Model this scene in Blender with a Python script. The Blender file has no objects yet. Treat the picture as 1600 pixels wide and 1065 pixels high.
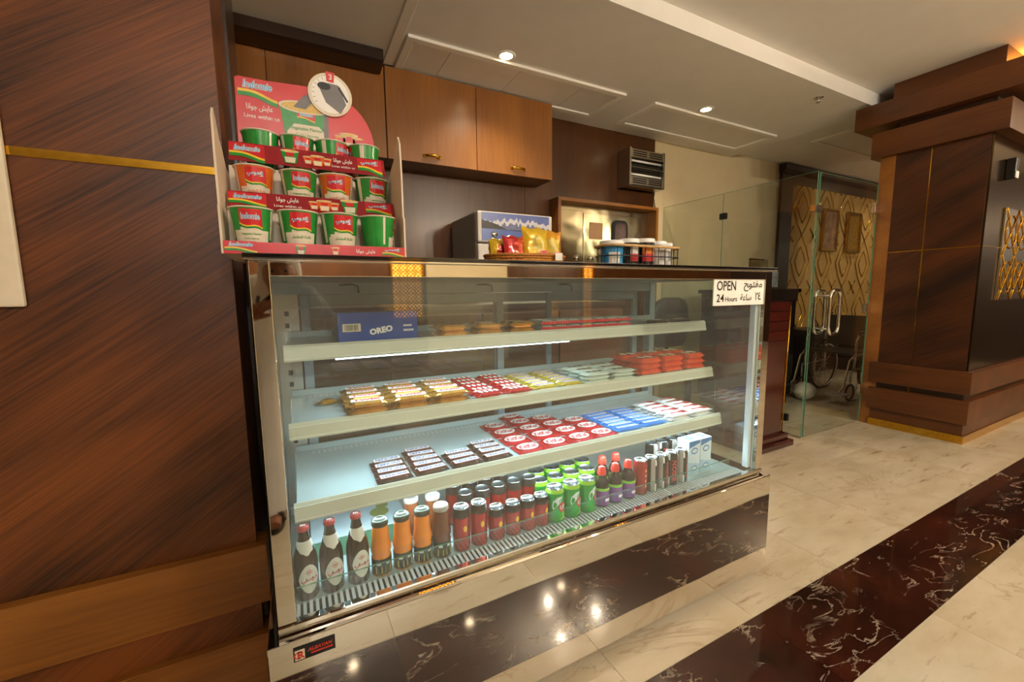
import bpy, bmesh, math, random
from mathutils import Vector, Matrix
random.seed(7)
C = bpy.context.scene.collection
SC = bpy.context.scene
PI = math.pi
H = 1.228                      # eye height above the floor

# ------------------------------------------------------------------ camera
cam = bpy.data.cameras.new('camera'); cam.sensor_width = 36.0; cam.lens = 36.0 * 648.62 / 1600.0
cam.clip_start = 0.005; cam.clip_end = 60
camo = bpy.data.objects.new('camera', cam); C.objects.link(camo); SC.camera = camo
def cam_matrix(yaw, pit, rol):
    f = Vector((math.sin(yaw)*math.cos(pit), math.cos(yaw)*math.cos(pit), -math.sin(pit)))
    r = Vector((math.cos(yaw), -math.sin(yaw), 0)); u = r.cross(f)
    r2 = r*math.cos(rol) + u*math.sin(rol); u2 = -r*math.sin(rol) + u*math.cos(rol)
    m = Matrix(((r2.x, u2.x, -f.x, 0), (r2.y, u2.y, -f.y, 0), (r2.z, u2.z, -f.z, H), (0, 0, 0, 1)))
    return m
camo.matrix_world = cam_matrix(0.478353, 0.114502, -0.011968)

# ------------------------------------------------------------------ world, exposure, lights
SC.view_settings.view_transform = 'Standard'; SC.view_settings.look = 'None'
SC.view_settings.gamma = 1.0; SC.view_settings.use_curve_mapping = False
SC.view_settings.exposure = 0.0
w = bpy.data.worlds.new('world'); SC.world = w; w.use_nodes = True
w.node_tree.nodes['Background'].inputs[0].default_value = (1.0, 0.80, 0.55, 1)
w.node_tree.nodes['Background'].inputs[1].default_value = 0.15
WARM = (1.0, 0.83, 0.60); COOL = (0.72, 0.92, 1.0)
def area(name, loc, rot, sx, sy, power, col, spread=PI):
    l = bpy.data.lights.new(name, 'AREA'); l.shape = 'RECTANGLE'; l.size = sx; l.size_y = sy
    l.energy = power; l.color = col; l.spread = spread
    o = bpy.data.objects.new(name, l); C.objects.link(o); o.location = loc; o.rotation_euler = rot
    return o
# unseen downlights added to brighten the lobby: x, y, power, which one
LOBBY_FILL = ((.3, -.75, 7, 'left one of the front row'), (1.7, -.75, 7, 'middle one of the front row'), (3.1, -.75, 7, 'right one of the front row'), (4.4, .1, 10, 'one nearest the right pillar'),
         (.3, -2.6, 7, 'left one of the rear row'), (1.7, -2.6, 7, 'middle one of the rear row'), (3.1, -2.6, 7, 'right one of the rear row'))
GLOBE_POWER = 64.0
LED_POWER = 3.4

# ------------------------------------------------------------------ materials
def lin(h):
    h = h.lstrip('#'); v = [int(h[i:i+2], 16)/255 for i in (0, 2, 4)]
    return tuple((c/12.92 if c <= .04045 else ((c+.055)/1.055)**2.4) for c in v) + (1,)
MATS = {}
def newmat(name):
    m = bpy.data.materials.new(name); m.use_nodes = True; MATS[name] = m
    nt = m.node_tree; return m, nt, nt.nodes['Principled BSDF']
def M(name, hexc='808080', rough=.5, metal=0.0, var=.06, scale=40., coat=0., emit=None, es=0., bump=0.):
    if name in MATS: return MATS[name]
    m, nt, b = newmat(name); col = lin(hexc)
    b.inputs['Roughness'].default_value = rough; b.inputs['Metallic'].default_value = metal
    b.inputs['Coat Weight'].default_value = coat; b.inputs['Coat Roughness'].default_value = .08
    tc = nt.nodes.new('ShaderNodeTexCoord'); n = nt.nodes.new('ShaderNodeTexNoise'); n.inputs['Scale'].default_value = scale
    nt.links.new(tc.outputs['Object'], n.inputs['Vector'])
    r = nt.nodes.new('ShaderNodeValToRGB'); e = r.color_ramp.elements
    e[0].position = .3; e[1].position = .7
    e[0].color = tuple(c*(1-var) for c in col[:3]) + (1,); e[1].color = tuple(min(1, c*(1+var)) for c in col[:3]) + (1,)
    nt.links.new(n.outputs['Fac'], r.inputs['Fac']); nt.links.new(r.outputs['Color'], b.inputs['Base Color'])
    if bump:
        bp = nt.nodes.new('ShaderNodeBump'); bp.inputs['Strength'].default_value = bump; bp.inputs['Distance'].default_value = .002
        nt.links.new(n.outputs['Fac'], bp.inputs['Height']); nt.links.new(bp.outputs['Normal'], b.inputs['Normal'])
    if emit:
        b.inputs['Emission Color'].default_value = lin(emit); b.inputs['Emission Strength'].default_value = es
    return m
def wood(name, dark, light, axis='z', angle=0., tilt=0., rough=.35, coat=.3, stretch=26., contrast=(.3, .72), big=.9):
    """grain runs along `axis`; angle tips it in the x-z plane"""
    m, nt, b = newmat(name); N = nt.nodes.new; L = nt.links.new
    tc = N('ShaderNodeTexCoord'); mp = N('ShaderNodeMapping'); mp.inputs['Rotation'].default_value = (tilt, angle, 0)
    mp2 = N('ShaderNodeMapping')
    sc = {'x': (1.0, stretch, stretch), 'y': (stretch, 1.0, stretch), 'z': (stretch, stretch, 1.0)}[axis]
    mp2.inputs['Scale'].default_value = sc
    oi = N('ShaderNodeObjectInfo'); ad = N('ShaderNodeVectorMath'); ad.operation = 'ADD'
    sm = N('ShaderNodeVectorMath'); sm.operation = 'SCALE'; sm.inputs['Scale'].default_value = 3.7
    cb = N('ShaderNodeCombineXYZ'); L(oi.outputs['Random'], cb.inputs[0]); L(oi.outputs['Random'], cb.inputs[1]); L(cb.outputs[0], sm.inputs[0])
    L(tc.outputs['Object'], ad.inputs[0]); L(sm.outputs[0], ad.inputs[1])
    L(ad.outputs[0], mp.inputs['Vector']); L(mp.outputs[0], mp2.inputs['Vector'])
    n1 = N('ShaderNodeTexNoise'); n1.inputs['Scale'].default_value = 3.2; n1.inputs['Detail'].default_value = 6; n1.inputs['Roughness'].default_value = .65
    L(mp2.outputs[0], n1.inputs['Vector'])
    n2 = N('ShaderNodeTexNoise'); n2.inputs['Scale'].default_value = big; n2.inputs['Detail'].default_value = 2
    mp3 = N('ShaderNodeMapping'); mp3.inputs['Scale'].default_value = tuple(1 if q == 1.0 else 4.5 for q in sc)
    L(mp.outputs[0], mp3.inputs['Vector']); L(mp3.outputs[0], n2.inputs['Vector'])
    mx = N('ShaderNodeMath'); mx.operation = 'MULTIPLY_ADD'; mx.inputs[1].default_value = .45; L(n1.outputs['Fac'], mx.inputs[0])
    m2 = N('ShaderNodeMath'); m2.operation = 'MULTIPLY'; m2.inputs[1].default_value = .55; L(n2.outputs['Fac'], m2.inputs[0]); L(m2.outputs[0], mx.inputs[2])
    r = N('ShaderNodeValToRGB'); e = r.color_ramp.elements; e[0].position, e[1].position = contrast
    e[0].color = lin(dark); e[1].color = lin(light); L(mx.outputs[0], r.inputs['Fac']); L(r.outputs['Color'], b.inputs['Base Color'])
    b.inputs['Roughness'].default_value = rough; b.inputs['Coat Weight'].default_value = coat; b.inputs['Coat Roughness'].default_value = .2
    bp = N('ShaderNodeBump'); bp.inputs['Strength'].default_value = .12; bp.inputs['Distance'].default_value = .002
    L(n1.outputs['Fac'], bp.inputs['Height']); L(bp.outputs['Normal'], b.inputs['Normal'])
    return m
def marble(name, base, base2, vein, dark_v, vscale=1.6, vw=.035, rough=.08, stain=None):
    m, nt, b = newmat(name); N = nt.nodes.new; L = nt.links.new
    tc = N('ShaderNodeTexCoord'); oi = N('ShaderNodeObjectInfo')
    cb = N('ShaderNodeCombineXYZ'); L(oi.outputs['Random'], cb.inputs[0]); L(oi.outputs['Random'], cb.inputs[1]); L(oi.outputs['Random'], cb.inputs[2])
    sm = N('ShaderNodeVectorMath'); sm.operation = 'SCALE'; sm.inputs['Scale'].default_value = 23.; L(cb.outputs[0], sm.inputs[0])
    ad = N('ShaderNodeVectorMath'); ad.operation = 'ADD'; L(tc.outputs['Object'], ad.inputs[0]); L(sm.outputs[0], ad.inputs[1])
    mp = N('ShaderNodeMapping'); mp.inputs['Rotation'].default_value = (0, 0, .5); mp.inputs['Scale'].default_value = (1.0, 2.4, 1); L(ad.outputs[0], mp.inputs['Vector'])
    nb = N('ShaderNodeTexNoise'); nb.inputs['Scale'].default_value = 2.2; nb.inputs['Detail'].default_value = 6; nb.inputs['Roughness'].default_value = .6; L(mp.outputs[0], nb.inputs['Vector'])
    rb = N('ShaderNodeValToRGB'); e = rb.color_ramp.elements; e[0].position = .32; e[1].position = .68; e[0].color = lin(base); e[1].color = lin(base2); L(nb.outputs['Fac'], rb.inputs['Fac'])
    nv = N('ShaderNodeTexNoise'); nv.inputs['Scale'].default_value = vscale; nv.inputs['Detail'].default_value = 5; nv.inputs['Roughness'].default_value = .6; nv.inputs['Distortion'].default_value = .9; L(mp.outputs[0], nv.inputs['Vector'])
    s = N('ShaderNodeMath'); s.operation = 'SUBTRACT'; s.inputs[1].default_value = .5; L(nv.outputs['Fac'], s.inputs[0])
    a = N('ShaderNodeMath'); a.operation = 'ABSOLUTE'; L(s.outputs[0], a.inputs[0])
    rv = N('ShaderNodeMapRange'); rv.inputs[1].default_value = 0.; rv.inputs[2].default_value = vw; rv.inputs[3].default_value = 1.; rv.inputs[4].default_value = 0.; L(a.outputs[0], rv.inputs[0])
    nm = N('ShaderNodeTexNoise'); nm.inputs['Scale'].default_value = 3.3; nm.inputs['Detail'].default_value = 3; L(ad.outputs[0], nm.inputs['Vector'])
    rm = N('ShaderNodeMapRange'); rm.inputs[1].default_value = .46; rm.inputs[2].default_value = .66; L(nm.outputs['Fac'], rm.inputs[0])
    mu = N('ShaderNodeMath'); mu.operation = 'MULTIPLY'; L(rv.outputs[0], mu.inputs[0]); L(rm.outputs[0], mu.inputs[1])
    mu2 = N('ShaderNodeMath'); mu2.operation = 'MULTIPLY'; mu2.inputs[1].default_value = dark_v; L(mu.outputs[0], mu2.inputs[0])
    mix = N('ShaderNodeMix'); mix.data_type = 'RGBA'; L(mu2.outputs[0], mix.inputs[0]); L(rb.outputs['Color'], mix.inputs[6]); mix.inputs[7].default_value = lin(vein)
    out = mix.outputs[2]
    if stain:
        ns = N('ShaderNodeTexNoise'); ns.inputs['Scale'].default_value = 4.; ns.inputs['Detail'].default_value = 5; ns.inputs['Roughness'].default_value = .62
        mp4 = N('ShaderNodeMapping'); mp4.inputs['Rotation'].default_value = (0, 0, .95); mp4.inputs['Scale'].default_value = (.8, 5.0, 1); L(ad.outputs[0], mp4.inputs['Vector']); L(mp4.outputs[0], ns.inputs['Vector'])
        rs = N('ShaderNodeMapRange'); rs.inputs[1].default_value = .60; rs.inputs[2].default_value = .74; rs.inputs[4].default_value = .75; L(ns.outputs['Fac'], rs.inputs[0])
        mix2 = N('ShaderNodeMix'); mix2.data_type = 'RGBA'; L(rs.outputs[0], mix2.inputs[0]); L(out, mix2.inputs[6]); mix2.inputs[7].default_value = lin(stain); out = mix2.outputs[2]
    L(out, b.inputs['Base Color']); b.inputs['Roughness'].default_value = rough
    return m
def glassmat(name, tint='F4FFFB', r0=.045, rough=.0, gain=1.0, haze=0.):
    """clear pane: Schlick mix of a mirror and a tinted straight-through pane"""
    m = bpy.data.materials.new(name); m.use_nodes = True; MATS[name] = m; nt = m.node_tree; nt.nodes.clear(); N = nt.nodes.new; L = nt.links.new
    o = N('ShaderNodeOutputMaterial'); mx = N('ShaderNodeMixShader'); t = N('ShaderNodeBsdfTransparent'); g = N('ShaderNodeBsdfGlossy')
    t.inputs[0].default_value = lin(tint); g.inputs['Roughness'].default_value = rough
    lw = N('ShaderNodeLayerWeight'); lw.inputs[0].default_value = .5
    p = N('ShaderNodeMath'); p.operation = 'POWER'; p.inputs[1].default_value = 5.; L(lw.outputs['Facing'], p.inputs[0])
    a = N('ShaderNodeMath'); a.operation = 'MULTIPLY_ADD'; a.inputs[1].default_value = (1-r0)*gain; a.inputs[2].default_value = r0; a.use_clamp = True
    L(p.outputs[0], a.inputs[0]); L(a.outputs[0], mx.inputs[0]); L(t.outputs[0], mx.inputs[1]); L(g.outputs[0], mx.inputs[2]); L(mx.outputs[0], o.inputs[0])
    if haze:      # diffuse film painted in for the veil of lobby reflections
        d = N('ShaderNodeBsdfDiffuse'); d.inputs[0].default_value = (.8, .8, .78, 1); m2 = N('ShaderNodeMixShader')
        tc = N('ShaderNodeTexCoord'); nz_ = N('ShaderNodeTexNoise'); nz_.inputs['Scale'].default_value = 5.; nz_.inputs['Detail'].default_value = 4; L(tc.outputs['Object'], nz_.inputs['Vector'])
        k_ = N('ShaderNodeMath'); k_.operation = 'MULTIPLY'; k_.inputs[1].default_value = haze*2; L(nz_.outputs['Fac'], k_.inputs[0]); L(k_.outputs[0], m2.inputs[0]); L(mx.outputs[0], m2.inputs[1]); L(d.outputs[0], m2.inputs[2]); L(m2.outputs[0], o.inputs[0])
    return m
def steel(name, hexc='C9C6C0', rough=.05, wav=.0, wscale=3., aniso=None):
    m, nt, b = newmat(name); N = nt.nodes.new; L = nt.links.new
    b.inputs['Base Color'].default_value = lin(hexc); b.inputs['Metallic'].default_value = 1; b.inputs['Roughness'].default_value = rough
    tc = N('ShaderNodeTexCoord'); n = N('ShaderNodeTexNoise'); n.inputs['Scale'].default_value = wscale; n.inputs['Detail'].default_value = 1.
    mp = N('ShaderNodeMapping'); L(tc.outputs['Object'], mp.inputs['Vector']); L(mp.outputs[0], n.inputs['Vector'])
    if aniso: mp.inputs['Scale'].default_value = aniso
    bp = N('ShaderNodeBump'); bp.inputs['Strength'].default_value = wav; bp.inputs['Distance'].default_value = .01
    L(n.outputs['Fac'], bp.inputs['Height']); L(bp.outputs['Normal'], b.inputs['Normal'])
    return m
def emis(name, hexc, s):
    m, nt, b = newmat(name); b.inputs['Base Color'].default_value = lin(hexc)
    b.inputs['Emission Color'].default_value = lin(hexc); b.inputs['Emission Strength'].default_value = s
    return m
wood('wood_diag', '2C1204', '7E4418', 'x', .62, rough=.42, coat=.06, stretch=46, contrast=(.37, .64), big=1.3)
wood('wood_trim', '66380E', '9C6424', 'x', 0, rough=.4, coat=.12, contrast=(.3, .7))
wood('wood_door', '764516', '9E6628', 'z', 0, rough=.34, coat=.3, contrast=(.3, .7))
wood('wood_wall', '3E220A', '603814', 'z', 0, rough=.32, coat=.2, contrast=(.3, .7))
wood('wood_dark', '1E0F06', '3A2110', 'x', 0, rough=.35, coat=.3)
wood('wood_beam', '3A1C06', '6E3C12', 'y', 0, rough=.38, coat=.12)
wood('wood_pillar', '200E05', '52290E', 'y', 0, tilt=.5, rough=.34, coat=.2, contrast=(.36, .64), big=1.3)
wood('mahogany', '2A0605', '4A1008', 'z', 0, rough=.12, coat=.8)
marble('marble_white', 'B4A68C', 'C8BDA8', '94795A', .5, 1.2, .016, .09, stain='704A2E')
marble('marble_red', '150907', '3E1A10', 'C9BBA6', .9, 4.2, .016, .07)
M('ceiling_paint', 'E9E6E0', .8, var=.02, scale=6); M('wall_paint', 'D9C8A0', .7, var=.03, scale=5); M('white_trim', 'EFEBE2', .6, var=.02)
M('gold', 'D9A93A', .14, 1.0, var=.1, scale=60); M('brass', 'C99A2E', .2, 1.0, var=.1)
steel('mirror_steel', 'D8D2C8', .03, .10, 2.2); steel('mirror_base', 'D8D2C8', .03, .26, 2.4); steel('mirror_flat', 'D0CBC2', .02, .02, 2.0)
steel('brushed', 'B9BEBC', .28, .05, 60., (2, 60, 60)); steel('lift_steel', 'C9BE9F', .12, .5, 5.)
steel('chrome', 'E0E0DE', .06); steel('heater_steel', 'B8B2A4', .3, .05, 60.)
glassmat('glass_clear', 'FAFEFC'); glassmat('glass_front', 'FAFEFC', haze=.03); glassmat('glass_green', 'FBFEFC'); glassmat('glass_side', 'EEF5F0', r0=.08, gain=1.0)
M('glass_edge', '5F8A70', .1, var=.05)
M('black_gloss', '0A0A0A', .06, var=.05, coat=.6); M('black', '121212', .4); M('black_rub', '1B1B1B', .6); M('dark_glass', '10161A', .05, var=.02)
M('lip', 'C6C9BA', .38, var=.02); M('lip_line', 'E2E8E0', .3, var=.02); M('shelf_plate', 'A9B9BC', .3, var=.02); M('alu', '9FB2C0', .35, .3, var=.04); M('alu_white', 'D6DEE2', .4, var=.02)
M('white', 'EDE9E0', .5, var=.02); M('white_gloss', 'F0F0EE', .2, var=.02, coat=.4); M('grey', '8D8A84', .5); M('cream', 'E6D9C0', .55, var=.03)
emis('led_cool', 'DDF4FF', 9.0); emis('lamp_warm', 'FFE2B0', 22.0); emis('cove_amber', 'FF9A2E', 90.0)
emis('globe_glass', 'FFE0B0', 6.0); emis('lattice_glow', 'F2B450', 5.0); emis('wall_glow', 'C99A4A', .35)


# ------------------------------------------------------------------ mesh builder
_txt = {}
def text_geo(body, bold=0., shear=0.):
    k = (body, bold, shear)
    if k not in _txt:
        c = bpy.data.curves.new('t', 'FONT'); c.body = body; c.resolution_u = 2; c.offset = bold; c.shear = shear
        c.align_x = 'CENTER'; c.align_y = 'CENTER'
        o = bpy.data.objects.new('t', c); C.objects.link(o)
        dg = bpy.context.evaluated_depsgraph_get(); e = o.evaluated_get(dg); me = e.to_mesh()
        v = [tuple(q.co) for q in me.vertices]; f = [tuple(p.vertices) for p in me.polygons]
        e.to_mesh_clear(); bpy.data.objects.remove(o); bpy.data.curves.remove(c)
        xs = [q[0] for q in v] or [0]; ys = [q[1] for q in v] or [0]
        cx, cy = (min(xs)+max(xs))/2, (min(ys)+max(ys))/2
        v = [(q[0]-cx, q[1]-cy) for q in v]; _txt[k] = (v, f, max(xs)-min(xs), max(ys)-min(ys))
    return _txt[k]
class MB:
    def __init__(s): s.v = []; s.f = []; s.mi = []; s.sm = []
    def add(s, vs, fs, m=0, smooth=False):
        b = len(s.v); s.v += [tuple(q) for q in vs]
        for f in fs: s.f.append(tuple(b+i for i in f)); s.mi.append(m); s.sm.append(smooth)
        return s
    def box(s, x0, x1, y0, y1, z0, z1, m=0, c=0.):
        x0, x1 = sorted((x0, x1)); y0, y1 = sorted((y0, y1)); z0, z1 = sorted((z0, z1))
        if c <= 0:
            vs = [(x, y, z) for z in (z0, z1) for y in (y0, y1) for x in (x0, x1)]
            return s.add(vs, [(0,2,3,1),(4,5,7,6),(0,1,5,4),(2,6,7,3),(0,4,6,2),(1,3,7,5)], m)
        bm = bmesh.new(); bmesh.ops.create_cube(bm, size=1)
        for q in bm.verts: q.co = Vector(((x0+x1)/2+q.co.x*(x1-x0), (y0+y1)/2+q.co.y*(y1-y0), (z0+z1)/2+q.co.z*(z1-z0)))
        bmesh.ops.bevel(bm, geom=bm.edges[:], offset=min(c, .45*min(x1-x0, y1-y0, z1-z0)), segments=2, affect='EDGES', profile=.6)
        bm.verts.index_update(); s.add([q.co[:] for q in bm.verts], [[q.index for q in f.verts] for f in bm.faces], m); bm.free(); return s
    def prism(s, poly, plane, a, b, m=0, cap=True):
        """poly of 2-D points in plane ('xz','yz','xy'), swept along the third axis from a to b"""
        def p(u, v, t): return {'xz': (u, t, v), 'yz': (t, u, v), 'xy': (u, v, t)}[plane]
        n = len(poly); vs = [p(u, v, a) for u, v in poly] + [p(u, v, b) for u, v in poly]
        fs = [(i, (i+1) % n, n+(i+1) % n, n+i) for i in range(n)]
        if cap: fs += [tuple(range(n))[::-1], tuple(range(n, 2*n))]
        return s.add(vs, fs, m)
    def lathe(s, prof, c=(0, 0, 0), n=20, m=0, mf=None, smooth=True, cap=True, sx=1., sy=1.):
        vs = [(c[0]+r*sx*math.cos(2*PI*k/n), c[1]+r*sy*math.sin(2*PI*k/n), c[2]+z) for r, z in prof for k in range(n)]
        b = len(s.v); s.v += vs
        for i in range(len(prof)-1):
            for k in range(n):
                a, d = i*n+k, i*n+(k+1) % n
                s.f.append((b+a, b+d, b+d+n, b+a+n)); th = 2*PI*(k+.5)/n
                s.mi.append(mf(th, (prof[i][1]+prof[i+1][1])/2) if mf else (m[i] if isinstance(m, (list, tuple)) else m)); s.sm.append(smooth)
        if cap:
            mm = m if not isinstance(m, (list, tuple)) else m[0]; m2 = m if not isinstance(m, (list, tuple)) else m[-1]
            s.f.append(tuple(b+k for k in range(n))[::-1]); s.mi.append(mm); s.sm.append(False)
            q = b+(len(prof)-1)*n; s.f.append(tuple(q+k for k in range(n))); s.mi.append(m2); s.sm.append(False)
        return s
    def tube(s, pts, r, n=8, m=0, closed=False):
        P = [Vector(p) for p in pts]; N = len(P); rs = r if isinstance(r, (list, tuple)) else [r]*N; vs = []; u = None
        for i in range(N):
            d = (P[(i+1) % N]-P[i-1]) if closed else (P[min(i+1, N-1)]-P[max(i-1, 0)])
            d.normalize()
            if u is None: u = d.orthogonal().normalized()
            u = (u-d*u.dot(d)).normalized(); w_ = d.cross(u)
            vs += [P[i]+(u*math.cos(2*PI*k/n)+w_*math.sin(2*PI*k/n))*rs[i] for k in range(n)]
        fs = []
        for i in range(N if closed else N-1):
            for k in range(n):
                a, d2 = i*n+k, i*n+(k+1) % n; j = ((i+1) % N)*n
                fs.append((a, d2, j+(k+1) % n, j+k))
        s.add(vs, fs, m, True)
        if not closed: s.add([vs[k] for k in range(n)], [tuple(range(n))[::-1]], m); s.add([vs[-n+k] for k in range(n)], [tuple(range(n))], m)
        return s
    def loft(s, rings, m=0, smooth=True, cap=True):
        n = len(rings[0]); vs = [p for r in rings for p in r]; fs = []
        for i in range(len(rings)-1):
            for k in range(n): fs.append((i*n+k, i*n+(k+1) % n, (i+1)*n+(k+1) % n, (i+1)*n+k))
        s.add(vs, fs, m, smooth)
        if cap: s.add(rings[0], [tuple(range(n))[::-1]], m); s.add(rings[-1], [tuple(range(n))], m)
        return s
    def poly(s, pts, o, ux, uy, m=0, lift=.0004):
        ux, uy = Vector(ux), Vector(uy); n = ux.cross(uy).normalized()*lift; o = Vector(o)
        return s.add([o+ux*a+uy*b+n for a, b in pts], [tuple(range(len(pts)))], m)
    def text(s, body, size, o, ux, uy, m=0, bold=.0, shear=0., lift=.0008, width=None, mapf=None):
        v, f, wd, hg = text_geo(body, bold, shear)
        if not v: return s
        k = size/max(hg, 1e-6); kx = k if width is None else width/max(wd, 1e-6)
        if mapf: return s.add([mapf(a*kx, b*k) for a, b in v], f, m)
        ux, uy = Vector(ux), Vector(uy); n = ux.cross(uy).normalized()*lift; o = Vector(o)
        return s.add([o+ux*(a*kx)+uy*(b*k)+n for a, b in v], f, m)
    def mesh(s, name, mats, off=(0, 0, 0)):
        me = bpy.data.meshes.new(name); me.from_pydata([(a-off[0], b-off[1], c-off[2]) for a, b, c in s.v], [], s.f)
        for q in mats: me.materials.append(MATS[q] if isinstance(q, str) else q)
        me.polygons.foreach_set('material_index', s.mi); me.polygons.foreach_set('use_smooth', s.sm)
        bm = bmesh.new(); bm.from_mesh(me); bmesh.ops.remove_doubles(bm, verts=bm.verts, dist=1e-6)
        bmesh.ops.recalc_face_normals(bm, faces=bm.faces); bm.to_mesh(me); bm.free(); me.update(); return me
    def build(s, name, mats, parent=None, origin=None):
        off = wloc(parent) if parent is not None else Vector(origin or (0, 0, 0))
        o = bpy.data.objects.new(name, s.mesh(name, mats if isinstance(mats, (list, tuple)) else [mats], off)); C.objects.link(o)
        if parent is not None: o.parent = parent
        else: o.location = off
        return o
def wloc(o):
    v = Vector((0, 0, 0))
    while o is not None: v += o.location; o = o.parent
    return v
def tag(o, label=None, cat=None, group=None, kind=None):
    if label: o['label'] = label
    if cat: o['category'] = cat
    if group: o['group'] = group
    if kind: o['kind'] = kind
    return o
def thing(name, loc, label, cat, group=None):
    o = bpy.data.objects.new(name, None); C.objects.link(o); o.location = loc; o.empty_display_size = .05
    return tag(o, label, cat, group)
def copy_tree(o, parent=None):
    c = o.copy(); C.objects.link(c); c.parent = parent
    for ch in list(o.children): copy_tree(ch, c)
    return c
X, Y, Z = Vector((1, 0, 0)), Vector((0, 1, 0)), Vector((0, 0, 1))
ORD = ['front', 'second', 'third', 'fourth', 'fifth', 'sixth', 'seventh', 'eighth', 'ninth', 'tenth', 'eleventh', 'twelfth']

# ================================================================== STRUCTURE
# floor: slabs 0.61 x 0.64 with a red stripe 0.308 deep
fl = MB().box(-4, 10, -6, 4.2, -.06, -.006).build('floor', 'marble_white'); tag(fl, kind='structure')
JX, TW, TD = 1.465, .61, .64
rows = [(.863+i*TD, .863+(i+1)*TD, 'marble_white') for i in range(4)] + [(.555, .863, 'marble_red')] + [(.555-(i+1)*TD, .555-i*TD, 'marble_white') for i in range(3)]
tmesh = {}
for (y0, y1, mt) in rows:
    for i in range(-5, 11):
        x0 = JX+i*TW
        k = (round(y1-y0, 3), mt)
        if k not in tmesh: tmesh[k] = MB().box(.0008, TW-.0008, .0008, y1-y0-.0008, -.012, 0, 0).mesh('floor_tile', [mt])
        o = bpy.data.objects.new('floor_tile', tmesh[k]); C.objects.link(o); o.parent = fl; o.location = (x0, y0, 0)
# ceilings
HC, HL = H+1.595, H+1.71
c1 = MB().box(-3, 4.75, 1.95, 3.6, HC, HC+.2).build('ceiling', 'ceiling_paint'); tag(c1, kind='structure')
c2 = MB().box(-4, 10, -6, 1.95, HL, HL+.2).build('ceiling', 'ceiling_paint'); tag(c2, kind='structure')
c3 = MB().box(4.75, 10, 1.95, 3.6, HC+.045, HC+.25).build('ceiling', 'ceiling_paint'); tag(c3, kind='structure')
# walls
wb = MB().box(-3, 10, 3.40, 3.5, 0, HL+.2).build('wall_back', 'wall_paint'); tag(wb, kind='structure')
pan = MB()
for x0, x1 in ((-.6, .62), (.625, 1.9), (1.905, 3.495)): pan.box(x0, x1, 3.385, 3.4, 0, HC)
tag(pan.build('wall_panel', 'wood_wall', wb))
wl = MB().box(-4.1, -4, -6, 3.5, 0, HL+.2).build('wall_left', 'wall_paint'); tag(wl, kind='structure')
wr = MB().box(10, 10.1, -6, 3.5, 0, HL+.2).build('wall_right', 'wood_dark'); tag(wr, kind='structure')
# the lobby wall behind the photographer
YF = -5.0
wf = MB().box(-4, 10, YF-.1, YF, 0, HL+.2).build('wall_front', 'wood_wall'); tag(wf, kind='structure')
MB().box(2.0, 3.55, YF, YF+.03, 0, HL).build('plaster_niche', 'wall_paint', wf)
def lattice(mb, x0, x1, z0, z1, y, cell, r, m=0, face=1):
    nx = max(1, round((x1-x0)/cell)); nz = max(1, round((z1-z0)/cell)); cx = (x1-x0)/nx; cz = (z1-z0)/nz
    for i in range(nx):
        for j in range(nz):
            ox, oz = x0+(i+.5)*cx, z0+(j+.5)*cz; R = .44*min(cx, cz)
            pts = [(ox+R*math.cos(2*PI*k/12), y, oz+R*math.sin(2*PI*k/12)) for k in range(12)]
            mb.tube(pts, r, 4, m, closed=True)
            mb.tube([(ox-cx/2, y, oz-cz/2), (ox, y, oz), (ox+cx/2, y, oz+cz/2)], r, 4, m); mb.tube([(ox-cx/2, y, oz+cz/2), (ox, y, oz), (ox+cx/2, y, oz-cz/2)], r, 4, m)
def lit_screen(x0, x1, z0, z1, label, cell):
    t = thing('lattice_screen', ((x0+x1)/2, YF+.05, z0), label, 'screen', 'backlit screens across the lobby')
    MB().box(x0, x1, YF+.005, YF+.02, z0, z1).build('light_box', 'lattice_glow', t)
    mb = MB(); lattice(mb, x0, x1, z0, z1, YF+.035, cell, .012); mb.build('lattice', 'gold', t)
    f = MB(); f.box(x0-.03, x0, YF, YF+.06, z0, z1); f.box(x1, x1+.03, YF, YF+.06, z0, z1); f.build('frame', 'brass', t)
lit_screen(1.42, 1.92, .84, 2.6, 'wide gold lattice screen reflected above the blue biscuit box', .125)
lit_screen(5.28, 5.52, .5, 2.6, 'narrow gold lattice screen reflected right of the wide one', .12)
# white frame strip running across the ceiling beside the moulding
tag(MB().box(.64, .70, 1.95, 3.12, HC-.012, HC+.01, c=.004).build('trim_1', 'white_trim'), kind='structure')

# ------------------------------------------------------------------ left wood pillar
PX, PY = -.132, 1.24
pl = thing('wood_pillar', (-1.0, PY, 0), 'large dark walnut pillar with diagonal grain left of the display fridge', 'pillar')
MB().box(-2.4, PX, PY, 1.50, .33, HL).build('face_panel', 'wood_diag', pl)
MB().box(-2.4, PX+.008, 1.50, 1.76, 0, HL).build('rear_post', 'wood_dark', pl)
MB().box(-2.4, PX-.004, PY+.01, 1.50, 0, .33).build('core', 'wood_dark', pl)
g = MB().box(-2.4, PX, PY-.003, PY+.002, H+.288, H+.306, c=.001).build('gold_strip', 'gold', pl); tag(g, 'polished gold inlay strip')
for z0, z1, dx in ((H-.81, H-.65, .024), (H-1.06, H-.90, .022), (0.0, .10, .02)):
    MB().box(-2.4, PX+dx, PY-.026, PY+.05, z0, z1, c=.002).build('trim_band', 'wood_trim', pl)
MB().box(-2.4, PX, PY-.006, PY+.03, H-.90, H-.81).build('recessed_band', 'wood_diag', pl)
MB().box(-2.4, PX, PY-.006, PY+.03, .10, H-1.06).build('recessed_band', 'wood_diag', pl)
sg = MB().box(-.85, -.494, PY-.016, PY-.004, H-.016, H+.55, c=.006).build('notice_board', 'cream')
tag(sg, 'blank cream acrylic notice on the walnut pillar at the left edge', 'sign')

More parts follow.
